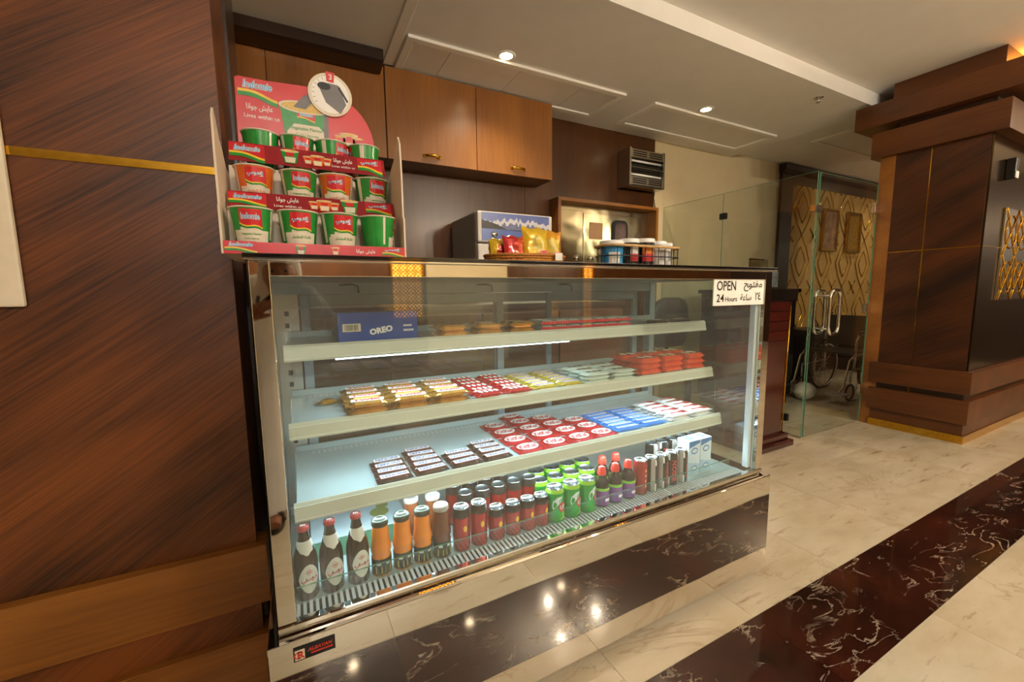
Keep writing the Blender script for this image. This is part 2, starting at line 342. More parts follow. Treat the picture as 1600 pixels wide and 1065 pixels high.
# ------------------------------------------------------------------ right wood pillar
XP = 4.62
pr = thing('wood_pillar', (5.2, 1.5, 0), 'dark walnut pillar with gold strips and stepped beams behind the glass door', 'pillar')
MB().box(XP+.004, 6.4, 1.2, 1.757, .05, HL).build('core', 'wood_dark', pr)
for y0, y1 in ((1.203, 1.527), (1.533, 1.757)):
    for z0, z1 in ((H-.65, H+.31), (H+.316, H+1.13)):
        MB().box(XP-.004, XP+.01, y0, y1, z0, z1, c=.002).build('face_panel', 'wood_pillar', pr)
MB().box(XP-.012, 6.4, 1.757, 1.86, 0, H+1.13).build('rear_post', 'wood_trim', pr)
MB().box(XP-.003, XP+.01, 1.520, 1.540, H-1.15, H+1.13).build('gold_strip', 'gold', pr)
MB().box(XP-.0055, XP+.01, 1.2, 1.757, H+.309, H+.317).build('gold_strip', 'gold', pr)
MB().box(XP, 6.4, 1.190, 1.2, H-.65, H+1.13).build('bronze_face', 'bronze' if 'bronze' in MATS else steel('bronze', '6E5430', .16, .05, 3.), pr)
MB().box(XP, 6.4, 1.187, 1.19, H+.309, H+.317).build('gold_strip', 'gold', pr)
for z0, z1, ov, nm in ((H+1.126, H+1.336, .09, 'lower_beam'), (H+1.38, H+1.565, .2, 'upper_beam')):
    MB().box(XP-ov*.6, 6.6, 1.2-ov, 1.757+ov+.07, z0, z1, c=.003).build(nm, 'wood_beam', pr)
MB().box(XP-.03, 6.4, 1.17, 1.80, H+1.565, HL).build('cap', 'wood_beam', pr)
for z0, z1, ov in ((H-.83, H-.65, .045), (H-1.07, H-.88, .045)):
    MB().box(XP-ov, 6.4, 1.2-ov, 1.757+ov, z0, z1, c=.003).build('trim_band', 'wood_beam', pr)
MB().box(XP-.02, 6.4, 1.18, 1.777, H-1.165, H-1.07).build('plinth', 'wood_beam', pr)
MB().box(XP-.03, 6.4, 1.17, 1.787, 0, H-1.165).build('gold_skirting', 'gold', pr)
# mirror with lattice and a small frame on the bronze face
lm = thing('lattice_mirror', (5.35, 1.18, H-.25), 'lattice mirror panel on the bronze side of the right pillar', 'mirror')
MB().box(4.98, 5.9, 1.178, 1.188, H-.10, H+.62).build('mirror_sheet', 'mirror_flat', lm)
mb = MB(); lattice(mb, 5.0, 5.9, H-.1, H+.62, 1.174, .36, .004); mb.build('lattice', 'brass', lm)
sb = thing('wall_sconce', (5.0, 1.18, H+.85), 'small box fitting on the bronze side of the right pillar', 'fitting')
MB().box(4.92, 4.99, 1.14, 1.189, H+.83, H+.98, c=.006).build('body', 'black', sb); MB().box(4.925, 4.985, 1.135, 1.142, H+.83, H+.88, c=.003).build('lens', 'white', sb)
cv = MB().box(4.85, 6.4, 1.04, 1.08, H+1.5655, H+1.575, c=.002).build('cove_light', 'cove_amber'); tag(cv, 'amber cove light strip on the upper beam of the right pillar', 'light')

# ------------------------------------------------------------------ ceiling fittings
def downlight(x, y, label, power, HC=HC, cone=2.3):
    t = thing('downlight', (x, y, HC), label, 'light', 'ceiling downlights')
    MB().lathe([(.045, -.004), (.062, -.006), (.066, 0), (.045, .0)], (x, y, HC), 28, cap=False).build('trim_ring', 'white_trim', t)
    MB().lathe([(.0, -.002), (.045, -.002), (.045, .004), (0, .004)], (x, y, HC), 28, cap=False).build('lamp', 'lamp_warm', t)
    l = bpy.data.lights.new('downlight_lamp', 'SPOT'); l.energy = power; l.color = WARM; l.spot_size = cone; l.spot_blend = .9; l.shadow_soft_size = .045
    o = bpy.data.objects.new('downlight_lamp', l); C.objects.link(o); o.parent = t; o.location = (0, 0, -.012)
downlight(1.371, 2.679, 'round lit downlight in front of the overhead cabinets', 70)
downlight(3.334, 2.646, 'round lit downlight above the wall heater', 60)
downlight(7.9, 2.75, 'added fill downlight behind the right pillar, for the gold lattice wall', 55, HC+.045)  # extra lamp out of view, added to brighten the gold wall
def access(x0, x1, y0, y1, splits, label, z=HC):
    t = thing('access_panel', ((x0+x1)/2, (y0+y1)/2, z), label, 'access panel', 'ceiling access panels')
    w_ = .05
    for a in ((x0, x1, y0, y0+w_), (x0, x1, y1-w_, y1), (x0, x0+w_, y0+w_, y1-w_), (x1-w_, x1, y0+w_, y1-w_)):
        MB().box(a[0], a[1], a[2], a[3], z-.018, z+.002, c=.004).build('frame_bar', 'white_trim', t)
    e = [x0+w_] + splits + [x1-w_]
    for a, b in zip(e, e[1:]): MB().box(a+.002, b-.002, y0+w_+.003, y1-w_-.003, z-.006, z-.001).build('hatch', 'ceiling_paint', t)
access(.72, 2.49, 2.73, 3.21, [1.02, 1.55, 2.1], 'long ceiling hatch with four lids above the overhead cabinets')
access(2.81, 4.54, 2.73, 3.21, [3.7], 'ceiling hatch above the wall heater')
access(5.2, 6.6, 2.3, 2.75, [5.9], 'ceiling hatch in front of the gold lattice wall', HC+.045)
sp = thing('sprinkler', (4.0, 2.08, HC), 'small chrome fire sprinkler on the ceiling near the right pillar', 'sprinkler')
MB().lathe([(.0, -.006), (.035, -.004), (.038, 0)], (4.0, 2.08, HC), 20, cap=False).build('escutcheon', 'chrome', sp)
MB().tube([(4.0, 2.08, HC), (4.0, 2.08, HC-.035)], .008, 8).build('stem', 'chrome', sp)
MB().lathe([(.0, -.038), (.018, -.036), (.018, -.034), (0, -.034)], (4.0, 2.08, HC), 12, cap=False).build('deflector', 'grey', sp)
for x, y, p, w_ in LOBBY_FILL: downlight(x, y, 'added lobby fill light, %s, seen only in reflections' % w_, p, HL, 2.7)
def fill_chandelier(x, y, label, gcol):  # invented fitting, added as fill light for ceilings and walls
    t = thing('fill_chandelier', (x, y, HL), label, 'light', 'fill lamps added to the lobby')
    MB().lathe([(.07, -.03), (.08, 0)], (x, y, HL), 20).build('ceiling_rose', 'brass', t); MB().tube([(x, y, HL), (x, y, HL-.55)], .012, 8).build('stem', 'brass', t)
    for k in range(6):
        a = 2*PI*k/6+.3; gx, gy, gz = x+.32*math.cos(a), y+.32*math.sin(a), HL-.50
        MB().tube([(x, y, HL-.55), (x+.18*math.cos(a), y+.18*math.sin(a), HL-.60), (gx, gy, gz-.06)], .008, 6).build('arm', 'brass', t)
        g_ = MB().lathe([(.002, -.040), (.022, -.034), (.036, -.016), (.040, 0), (.036, .016), (.022, .034), (.002, .040)], (gx, gy, gz), 16).build('globe', 'globe_glass', t)
        if k % 2 == 0:
            l = bpy.data.lights.new('globe_fill', 'POINT'); l.energy = GLOBE_POWER; l.color = gcol; l.shadow_soft_size = .03
            o = bpy.data.objects.new('globe_fill', l); C.objects.link(o); o.parent = t; o.location = (gx-x, gy-y, gz-HL+.075)
fill_chandelier(2.6, -1.7, 'added six-globe brass fill lamp over the lobby, seen in reflections', (1.0, .87, .69)); fill_chandelier(.2, -3.6, 'added six-globe brass fill lamp at the far left of the lobby', (1.0, .94, .84)); fill_chandelier(6.9, -1.2, 'added six-globe brass fill lamp at the right of the lobby', (1.0, .80, .56))

# ================================================================== BACK OF THE SHOP
# overhead cabinets: three units
CY = 3.12
def cabinet(x0, x1, doors, label, handles, z0=H+.96, z1=H+1.575):
    t = thing('overhead_cabinet', ((x0+x1)/2, 3.26, z0), label, 'cabinet', 'overhead cabinets')
    MB().box(x0, x1, CY+.02, 3.384, z0, z1).build('carcass', 'wood_wall', t)
    for (a, b), hx in zip(doors, handles):
        d = MB().box(a+.002, b-.002, CY, CY+.02, z0, z1, c=.002).build('door', 'wood_door', t)
        if hx is not None:
            h = MB(); h.tube([(hx-.06, CY-.004, H+1.012), (hx-.05, CY-.022, H+1.012), (hx, CY-.026, H+1.015), (hx+.05, CY-.022, H+1.012), (hx+.06, CY-.004, H+1.012)], [.006, .009, .011, .009, .006], 8)
            h.box(hx-.068, hx-.045, CY-.01, CY, H+1.0, H+1.024, c=.004); h.box(hx+.045, hx+.068, CY-.01, CY, H+1.0, H+1.024, c=.004)
            h.build('handle', 'gold', d)
cabinet(-.62, .643, [(-.62, -.07), (-.07, .643)], 'overhead cabinet under the dark moulding behind the noodle display', [None, None], z1=H+1.565)
cabinet(.647, 2.027, [(.647, 1.33), (1.33, 2.027)], 'overhead cabinet with two brass-handled doors right of the noodle display', [.97, 1.69])
mo = MB(); mo.prism([(3.10, H+1.50), (2.99, H+1.515), (2.97, H+1.53), (2.97, HC), (3.38, HC), (3.38, H+1.56), (3.10, H+1.56)], 'yz', -.62, .615)
o = mo.build('trim_2', 'wood_dark'); tag(o, kind='structure')
# back counter below, mostly hidden behind the display fridge
bc = thing('back_counter', (1.0, 2.5, 0), 'dark walnut back counter seen through the display fridge', 'counter')
MB().box(-.12, 2.08, 2.30, 2.74, .08, 1.13).build('carcass', 'wood_wall', bc)
MB().box(-.14, 2.10, 2.27, 2.76, 1.13, 1.165, c=.004).build('worktop', 'wood_dark', bc)
for i in range(4): MB().box(-.11+i*.55, .43+i*.55, 2.28, 2.30, .1, 1.11, c=.003).build('door', 'wood_wall', bc)
# household fridge with the lake picture
fx0, fx1, fy, ft = 1.19, 1.82, 2.80, H+.59
hf = thing('household_fridge', (1.5, 3.07, 0), 'white household fridge with a lake and snowy mountain picture behind the counter', 'fridge')
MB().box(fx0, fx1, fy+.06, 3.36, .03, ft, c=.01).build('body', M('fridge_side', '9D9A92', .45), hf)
MB().box(fx0, fx1, fy+.005, fy+.06, H+.372, ft, c=.012).build('freezer_door', 'white', hf)
MB().box(fx0, fx1, fy+.005, fy+.06, .04, H+.36, c=.012).build('fridge_door', 'white', hf)
pic = MB(); px0, px1, pz0, pz1 = fx0+.03, fx1-.03, H+.382, ft-.008
M('pic_sky', '6F7FC0', .25, var=.12, scale=9); M('pic_lake', '5C74BE', .25, var=.12, scale=9); M('pic_snow', 'DCDCE6', .3, var=.1, scale=60); M('pic_ridge', '6E76A0', .3, var=.2, scale=40); M('pic_shore', '2A2620', .35, var=.3, scale=30)
def pq(pts, m, lift): pic.poly([(px0+(px1-px0)*a, pz0+(pz1-pz0)*b) for a, b in pts], (0, fy+.004, 0), X, Z, m, lift)
pq([(0, .4), (1, .4), (1, 1), (0, 1)], 0, .0005); pq([(0, 0), (1, 0), (1, .42), (0, .42)], 1, .0006)
rg = [(i/40, .60+.24*random.random()*(.4+.6*abs(math.sin(i*.9)))+(.08 if .15 < i/40 < .9 else 0)) for i in range(41)]
for (a, za), (b, zb) in zip(rg, rg[1:]): pq([(a, .42), (b, .42), (b, zb-.14), (a, za-.14)], 3, .0008); pq([(a, za-.16), (b, zb-.16), (b, zb), (a, za)], 2, .0009)
pq([(0, .42), (.36, .42), (.2, .6), (.1, .68), (0, .72)], 4, .001); pq([(.3, .40), (1, .38), (1, .5), (.85, .47), (.7, .43), (.4, .42)], 4, .0011)
pic.build('picture_film', ['pic_sky', 'pic_lake', 'pic_snow', 'pic_ridge', 'pic_shore'], hf)
MB().lathe([(0, -.005), (.02, -.004), (.026, .0), (.02, .006), (0, .008)], (0, 0, 0), 16, cap=False).build('t', 'chrome')
kn = bpy.data.objects['t']; kn.name = 'badge_disc'; kn.parent = hf; kn.location = Vector((fx0+.13, fy+.0, H+.43))-hf.location; kn.rotation_euler = (PI/2, 0, 0)
# steel door in a walnut frame
sd = thing('steel_door', (2.8, 3.3, 0), 'polished steel double door with a small window in a walnut frame', 'door')
fxa, fxb, fyt, ftz = 2.17, 3.42, 3.24, H+.865
for nm, a in (('jamb', (fxa, fxa+.03, 0, ftz)), ('jamb', (fxb-.03, fxb, 0, ftz)), ('lintel', (fxa+.03, fxb-.03, ftz-.03, ftz))):
    MB().box(a[0], a[1], fyt, 3.384, a[2], a[3], c=.002).build(nm, 'wood_trim', sd)
MB().box(fxa+.03, fxb-.03, 3.352, 3.384, 0, ftz-.03).build('steel_frame', 'lift_steel', sd)
MB().box(fxa+.08, 2.52, 3.338, 3.352, .01, ftz-.085, c=.003).build('narrow_leaf', 'lift_steel', sd)
wl_ = MB().box(2.53, fxb-.075, 3.338, 3.352, .01, ftz-.1, c=.003).build('wide_leaf', 'lift_steel', sd)
def rrect(cx, cz, w_, h_, r, n=5):
    P = []
    for sx, sz, a0 in ((1, 1, 0), (-1, 1, PI/2), (-1, -1, PI), (1, -1, 1.5*PI)):
        for k in range(n+1): P.append((cx+sx*(w_/2-r)+r*math.cos(a0+k*PI/2/n), cz+sz*(h_/2-r)+r*math.sin(a0+k*PI/2/n)))
    return P
wz = H+.46
MB().prism(rrect(2.98, wz, .20, .52, .06), 'xz', 3.325, 3.338).build('window_gasket', 'black_rub', wl_)
MB().prism(rrect(2.98, wz, .145, .46, .04), 'xz', 3.321, 3.326).build('window_pane', M('window_smoke', '5A4A48', .1, var=.5, scale=7), wl_)
MB().box(2.60, 2.76, 3.334, 3.338, H+.52, H+.68).build('notice_sticker', M('sticker', 'B08A64', .5), wl_)
for x in (2.44, 2.61): MB().lathe([(0, -.03), (.022, -.028), (.03, -.01), (.02, 0)], (0, 0, 0), 16, cap=False).build('k', 'chrome'); k = bpy.data.objects['k']; k.name = 'knob'; k.parent = sd; k.location = Vector((x, 3.338, H+.33))-sd.location; k.rotation_euler = (-PI/2, 0, 0)
# quartz heater
ht = thing('wall_heater', (3.22, 3.3, H+1.04), 'steel quartz wall heater hanging above the steel door', 'heater')
hx0, hx1, hy, hz0, hz1 = 2.985, 3.46, 3.21, H+1.045, H+1.405
hb = MB(); hb.box(hx0, hx0+.02, hy, 3.38, hz0, hz1, c=.002); hb.box(hx1-.02, hx1, hy, 3.38, hz0, hz1, c=.002); hb.box(hx0+.02, hx1-.02, 3.34, 3.38, hz0, hz1)
hb.box(hx0+.02, hx1-.02, hy+.03, 3.38, hz1-.012, hz1); hb.box(hx0+.02, hx1-.02, hy+.03, 3.38, hz0, hz0+.012); hb.build('housing', 'heater_steel', ht)
for z0, z1 in ((hz1-.09, hz1-.012), (hz0+.012, hz0+.09)):
    p_ = MB().box(hx0+.02, hx1-.02, hy+.004, hy+.012, z0, z1).build('vent_panel', 'heater_steel', ht)
    for i in range(2):
        for j in range(3): MB().box(hx0+.045+i*.215, hx0+.225+i*.215, hy+.001, hy+.005, z0+.015+j*.02, z0+.024+j*.02).build('vent_slot', 'black', p_)
MB().box(hx0+.02, hx1-.02, hy+.05, hy+.06, hz0+.09, hz1-.09).build('reflector', 'black_gloss', ht)
for z in (hz0+.115, hz1-.115): MB().tube([(hx0+.03, hy+.03, z), (hx1-.03, hy+.03, z)], .011, 12).build('quartz_tube', 'white_gloss', ht)
MB().box(hx0+.02, hx1-.02, hy+.004, hy+.008, H+1.222, H+1.226).build('guard_wire', 'chrome', ht)
cd = [(hx1, 3.34, H+1.30), (3.50, 3.35, H+1.29), (3.53, 3.385, H+1.2), (3.50, 3.39, H+1.0), (3.55, 3.39, H+.8), (3.54, 3.39, H+.6), (3.515, 3.39, H+.42), (3.51, 3.39, .4)]
o = MB().tube(cd, .004, 6).build('power_cord', 'black_rub'); tag(o, 'thin dark power cord hanging from the wall heater', 'cord')
# office chair behind the counter
oc = thing('office_chair', (2.78, 2.4, 0), 'black office chair behind the right end of the display fridge', 'chair')
rings = []
for z, wd in ((.70, .19), (.76, .23), (.95, .25), (1.08, .23), (1.14, .19), (1.17, .1)):
    rings.append([(2.78+wd*math.cos(a)*1.0, 2.42+.035*math.sin(a)+.03*(z-.9)**2, z) for a in [2*PI*k/16 for k in range(16)]])
MB().loft(rings).build('backrest', 'black', oc); MB().box(2.53, 3.03, 1.98, 2.42, .46, .54, c=.03).build('seat', 'black', oc)
MB().tube([(2.78, 2.2, .1), (2.78, 2.2, .46)], .03, 10).build('gas_lift', 'black', oc); MB().tube([(2.78, 2.36, .5), (2.78, 2.47, .6), (2.78, 2.46, .8)], .02, 8).build('back_bracket', 'black', oc)
for k in range(5):
    a = 2*PI*k/5; MB().tube([(2.78, 2.2, .11), (2.78+.28*math.cos(a), 2.2+.28*math.sin(a), .075)], [.028, .018], 8).build('base_leg', 'black', oc)
    MB().lathe([(.0, -.02), (.028, -.02), (.028, .02), (0, .02)], (2.78+.28*math.cos(a), 2.2+.28*math.sin(a), .03), 12, cap=False).build('caster', 'black_rub', oc)

oc.location = (3.2, 2.82, 0)
# ------------------------------------------------------------------ glass partition and door
XG = 3.65
gp = thing('glass_partition', (XG, 2.6, 0), 'clear fixed glass partition running from the door corner to the back wall', 'partition')
for y0, y1 in ((1.862, 2.655), (2.668, 3.384)):
    p_ = MB().box(XG, XG+.01, y0, y1, .012, H+.91).build('glass_pane', 'glass_green', gp)
    e = MB(); e.box(XG, XG+.01, y0-.0015, y0, .012, H+.91); e.box(XG, XG+.01, y0, y1, H+.91, H+.9115); e.build('pane_edge', 'glass_edge', p_)
MB().box(XG-.005, XG+.015, 1.862, 3.384, 0, .012).build('floor_channel', 'brushed', gp)
for z in (H+.70, .12): MB().box(XG-.012, XG+.022, 2.63, 2.693, z-.028, z+.028, c=.003).build('clamp', 'black', gp)
MB().box(XG-.012, XG+.022, 1.97, 2.03, .12, .18, c=.003).build('clamp', 'black', gp)
gd = thing('glass_door', (4.2, 1.855, 0), 'frameless glass door with chrome handle hinged to the right pillar', 'door')
p_ = MB().box(3.672, 4.592, 1.85, 1.86, .012, H+.90).build('glass_leaf', 'glass_green', gd)
e = MB(); e.box(3.6705, 3.672, 1.85, 1.86, .012, H+.90); e.box(3.672, 4.592, 1.85, 1.86, H+.90, H+.9015); e.box(4.592, 4.5935, 1.85, 1.86, .012, H+.9); e.build('leaf_edge', 'glass_edge', p_)
for z in (H+.70, H-.17, .32): MB().box(4.53, 4.612, 1.838, 1.872, z-.045, z+.045, c=.004).build('hinge', 'chrome', gd)
for yy in (1.80, 1.91):
    pts = [(3.835+a, yy, H-.185+b) for a, b in rrect(.07, 0, .15, .36, .06, 6)]
    MB().tube(pts, .013, 10, closed=True).build('handle', 'chrome', gd)
for z in (H-.05, H-.32): MB().tube([(3.83, 1.80, z), (3.83, 1.91, z)], .007, 8).build('handle_stud', 'chrome', gd)
MB().box(3.60, 3.70, 1.835, 1.875, H+.60, H+.65, c=.004).build('corner_patch', 'chrome', gd)

# ------------------------------------------------------------------ lectern
lc = thing('lectern', (3.2, 1.9, 0), 'glossy dark red lectern with gold edge right of the display fridge', 'lectern')
def trap(z0, z1, k0, k1, y0, y1, mb, m=0):
    xa, xb = 2.99, 3.40
    f = lambda z: (xa+.04*(1-z/1.2), xb-.045*(1-z/1.2))
    a, b = f(z0), f(z1)
    vs = [(a[0]-k0, y0, z0), (a[1]+k0, y0, z0), (a[1]+k0, y1, z0), (a[0]-k0, y1, z0), (b[0]-k1, y0, z1), (b[1]+k1, y0, z1), (b[1]+k1, y1, z1), (b[0]-k1, y1, z1)]
    mb.add(vs, [(3,2,1,0),(4,5,6,7),(0,1,5,4),(1,2,6,5),(2,3,7,6),(3,0,4,7)], m); return mb
trap(.1, .84, 0, 0, 1.86, 2.2, MB()).build('body', 'mahogany', lc)
for i in range(4): trap(.845+i*.075, .915+i*.075, 0, 0, 1.855, 2.2, MB()).build('front_band', 'mahogany', lc)
trap(1.15, 1.235, .025, .03, 1.83, 2.25, MB()).build('top', 'black_gloss', lc)
MB().box(2.95, 3.45, 1.80, 2.26, 0, .05, c=.01).build('plinth', 'mahogany', lc); MB().box(2.98, 3.42, 1.83, 2.23, .05, .1, c=.008).build('plinth', 'mahogany', lc)
MB().add([(3.366, 1.853, .1), (3.374, 1.853, .1), (3.394, 1.853, 1.15), (3.386, 1.853, 1.15)], [(0, 1, 2, 3)]).tube([(3.370, 1.856, .1), (3.390, 1.856, 1.15)], .005, 6).build('gold_edge', 'gold', lc)

# ------------------------------------------------------------------ beyond the glass: lattice wall, cabinet, wheelchair
gw = thing('lattice_wall', (7.2, 3.36, 0), 'cream wall panel with gold lattice inlay in a dark frame beyond the glass door', 'wall panel')
MB().box(6.0, 9.4, 3.365, 3.385, .62, H+1.40).build('cream_board', M('board', 'A98A52', .45, var=.05, scale=6), gw)
for nm, a in (('frame_stile', (5.74, 6.0, 0, H+1.52)), ('frame_stile', (9.4, 9.6, 0, H+1.52)), ('frame_rail', (6.0, 9.4, H+1.40, H+1.52)), ('frame_rail', (6.0, 9.4, 0, .62))):
    MB().box(a[0], a[1], 3.35, 3.385, a[2], a[3]).build(nm, 'wood_dark', gw)
MB().prism([(3.385, H+1.52), (3.33, H+1.52), (3.30, H+1.56), (3.29, H+1.62), (3.385, H+1.62)], 'yz', 5.72, 9.6).build('crown', 'wood_dark', gw)
for i in range(6):
    for j in range(3):
        ox, oz = 6.28+i*.58, .9+j*.72; mb = MB()
        for R in (.36, .2):
            P = [(ox+R*.8*a, 3.36, oz+R*b) for a, b in ((0, 1), (.45, .55), (.8, 0), (.45, -.55), (0, -1), (-.45, -.55), (-.8, 0), (-.45, .55))]
            mb.tube(P, .008, 4, closed=True)
        mb.tube([(ox-.29, 3.36, oz-.36), (ox-.2, 3.36, oz-.26)], .01, 4); mb.tube([(ox+.2, 3.36, oz+.26), (ox+.29, 3.36, oz+.36)], .01, 4); mb.tube([(ox-.29, 3.36, oz+.36), (ox-.2, 3.36, oz+.26)], .01, 4); mb.tube([(ox+.2, 3.36, oz-.26), (ox+.29, 3.36, oz-.36)], .01, 4)
        mb.build('gold_motif', 'gold', gw)
for x, mt, lb in ((6.95, 'portrait', 'dark framed portrait on the gold lattice wall'), (7.62, 'carving', 'framed gold relief on the gold lattice wall')):
    t = thing('picture_frame', (x, 3.34, H+.55), lb, 'picture', 'pictures on the lattice wall')
    for a in ((x-.2, x-.165, H+.55, H+1.15), (x+.165, x+.2, H+.55, H+1.15), (x-.165, x+.165, H+.55, H+.585), (x-.165, x+.165, H+1.115, H+1.15)): MB().box(a[0], a[1], 3.32, 3.355, a[2], a[3], c=.004).build('frame_bar', 'brass', t)
    MB().box(x-.165, x+.165, 3.34, 3.355, H+.585, H+1.115).build('picture_sheet', M('portrait', '8A6A50', .5, var=.5, scale=9) if mt == 'portrait' else M('carving', 'C9952E', .25, .8, var=.6, scale=30, bump=.6), t)
bk = thing('black_cabinet', (4.35, 2.75, 0), 'dark glossy cabinet behind the lectern and glass partition', 'cabinet')
MB().box(3.95, 4.75, 2.55, 3.1, .1, 1.20, c=.006).build('body', 'dark_glass', bk); MB().box(3.92, 4.78, 2.52, 3.12, 1.20, 1.24, c=.004).build('top', 'black_gloss', bk)
MB().box(3.97, 4.73, 2.58, 3.08, .0, .1).build('plinth', 'black', bk); MB().box(4.02, 4.68, 2.54, 2.552, .2, 1.1, c=.004).build('door', 'dark_glass', bk)
for i, (x, w_, h_, y, lb, mt) in enumerate(((4.38, .30, .20, 2.62, 'low framed landscape photo standing on the dark cabinet', M('photo_grey', '7F8890', .3, var=.5, scale=14)), (4.62, .34, .34, 2.9, 'tall framed picture behind the low photo on the dark cabinet', M('photo_warm', '6A5A3A', .3, var=.6, scale=10)))):
    t = thing('framed_photo', (x, y, 1.24), lb, 'picture', 'photos on the dark cabinet')
    MB().box(x-w_/2, x+w_/2, y, y+.02, 1.24, 1.24+h_, c=.004).build('frame', 'chrome', t); MB().box(x-w_/2+.02, x+w_/2-.02, y-.003, y+.002, 1.26, 1.22+h_).build('photo', mt, t)
# wheelchair
wc = thing('wheelchair', (5.5, 2.5, 0), 'grey wheelchair standing beyond the glass door', 'wheelchair')
wx, wy = 5.62, 2.52
for yy in (wy-.25, wy+.25):
    ring = [(wx+.22+.30*math.cos(2*PI*k/28), yy, .30+.30*math.sin(2*PI*k/28)) for k in range(28)]
    w1 = MB().tube(ring, .016, 8, closed=True).build('rear_wheel', 'black_rub', wc)
    rim = [(wx+.22+.26*math.cos(2*PI*k/28), yy-.03, .30+.26*math.sin(2*PI*k/28)) for k in range(28)]
    MB().tube(rim, .009, 6, closed=True).build('hand_rim', 'chrome', w1)
    sp_ = MB()
    for k in range(10): sp_.tube([(wx+.22, yy, .30), (wx+.22+.29*math.cos(2*PI*k/10), yy, .30+.29*math.sin(2*PI*k/10))], .003, 4)
    sp_.build('spokes', 'chrome', w1)
    fr = [(wx-.25+.085*math.cos(2*PI*k/18), yy, .095+.085*math.sin(2*PI*k/18)) for k in range(18)]
    w2 = MB().tube(fr, .012, 6, closed=True).build('caster', 'black_rub', wc)
    MB().tube([(wx-.25, yy, .095), (wx-.25, yy, .34)], .009, 6).build('caster_fork', 'chrome', w2)
    s_ = MB(); s_.tube([(wx+.24, yy, .26), (wx+.24, yy, .92), (wx+.34, yy, .94)], .013, 8); s_.tube([(wx-.24, yy, .34), (wx+.24, yy, .36)], .013, 8); s_.tube([(wx-.22, yy, .50), (wx+.24, yy, .51)], .013, 8)
    s_.tube([(wx+.2, yy, .73), (wx-.12, yy, .73), (wx-.18, yy, .66), (wx-.2, yy, .34)], .012, 8); s_.tube([(wx-.22, yy, .50), (wx-.30, yy, .45), (wx-.40, yy, .16), (wx-.5, yy, .12)], .011, 8); s_.build('side_frame', 'chrome', wc)
    MB().box(wx-.14, wx+.16, yy-.025, yy+.025, .735, .765, c=.01).build('armrest', 'black_rub', wc)
    MB().box(wx-.60, wx-.44, yy-.09, yy+.09, .10, .12, c=.005).build('footplate', 'grey', wc)
MB().box(wx-.22, wx+.22, wy-.235, wy+.235, .50, .53, c=.01).build('seat', M('canvas', '3A362C', .8), wc); MB().box(wx+.225, wx+.245, wy-.235, wy+.235, .56, .92, c=.008).build('backrest', 'canvas', wc)
def blob(c, r, n=10, seed=0, jit=.2):
    rr = random.Random(seed); rings = []
    for i in range(1, n):
        ph = PI*i/n; rings.append([(c[0]+r[0]*math.sin(ph)*math.cos(a)*(1+jit*rr.uniform(-1, 1)), c[1]+r[1]*math.sin(ph)*math.sin(a)*(1+jit*rr.uniform(-1, 1)), max(.002, c[2]-r[2]*math.cos(ph))) for a in [2*PI*k/14 for k in range(14)]])
    return MB().loft(rings)
o = blob((5.55, 2.05, .20), (.24, .17, .22), seed=3, jit=.1).build('plastic_bag', M('bag_green', '7E9A74', .35, var=.2, scale=12, coat=.3)); tag(o, 'crumpled green plastic bag on the floor by the wheelchair', 'bag')
o = blob((5.02, 2.55, .10), (.13, .1, .10), seed=5, jit=.15).build('plastic_bag', M('bag_white', 'C9C4B4', .4, var=.1, coat=.3)); tag(o, 'small white plastic bag on the floor left of the wheelchair', 'bag')
bn = thing('bench', (7.4, 3.0, 0), 'long black bench below the gold lattice wall', 'bench')
MB().box(5.95, 9.0, 2.95, 3.34, .60, .70, c=.01).build('top', 'black', bn)
for x in (6.0, 7.4, 8.9): MB().box(x, x+.06, 2.97, 3.32, 0, .60).build('leg', 'black', bn)

# ================================================================== DISPLAY FRIDGE
FX0, FX1, FY, FB = -.08, 1.685, 1.0, 1.68
df = thing('display_fridge', (.8, 1.3, 0), 'long mirror-steel display fridge with glass front full of snacks and drinks', 'display fridge')
def part(name, mats, fn, parent=df, label=None, kind=None):
    mb = MB(); fn(mb); o = mb.build(name, mats, parent)
    if label: o['label'] = label
    if kind: o['kind'] = kind
    return o
part('base', 'mirror_base', lambda b: b.box(-.104, 1.73, .985, 1.70, H-1.18, H-.772, c=.002), label='mirror steel plinth reflecting the floor')
for x in (-.02, 1.64):
    for y in (1.06, 1.62): part('foot', 'black', lambda b: b.lathe([(.03, 0), (.03, .01), (.016, .012), (.016, .05)], (x, y, 0), 14))
led = [(1.016, -.739), (.998, -.739), (.996, -.742), (.996, -.750), (1.003, -.753), (1.003, -.760), (.993, -.764), (.991, -.768), (.991, -.7715), (1.016, -.7715)]
part('ledge_trim', 'mirror_flat', lambda b: b.prism([(y, H+z) for y, z in led], 'yz', FX0, FX1))
for nm, a, b_ in (('front_post', FX0, -.043), ('front_post', 1.645, FX1)):
    part(nm, 'mirror_steel', lambda b: b.box(a, b_, FY, FY+.022, H-.738, H+.0725, c=.0015))
part('top_rail', 'mirror_steel', lambda b: b.box(-.0425, 1.6445, FY, FY+.02, H+.041, H+.0725, c=.0012))
ct = part('countertop', 'black_gloss', lambda b: b.box(-.088, 1.694, .984, FB+.03, H+.0775, H+.0865, c=.0015), label='thin black glass countertop')
part('edge_strip', 'chrome', lambda b: b.box(-.086, 1.692, .986, FB+.02, H+.0727, H+.0773, c=.001), ct)
part('roof_pan', 'brushed', lambda b: b.box(FX0+.022, FX1-.012, FY+.024, FB, H+.046, H+.072))
part('front_glass', 'glass_front', lambda b: b.box(-.0425, 1.6445, FY+.009, FY+.015, H-.737, H+.0408))
part('side_panel', 'brushed', lambda b: b.box(FX0, -.062, FY+.023, FB, H-.741, H+.0725), label='brushed steel inner side panel')
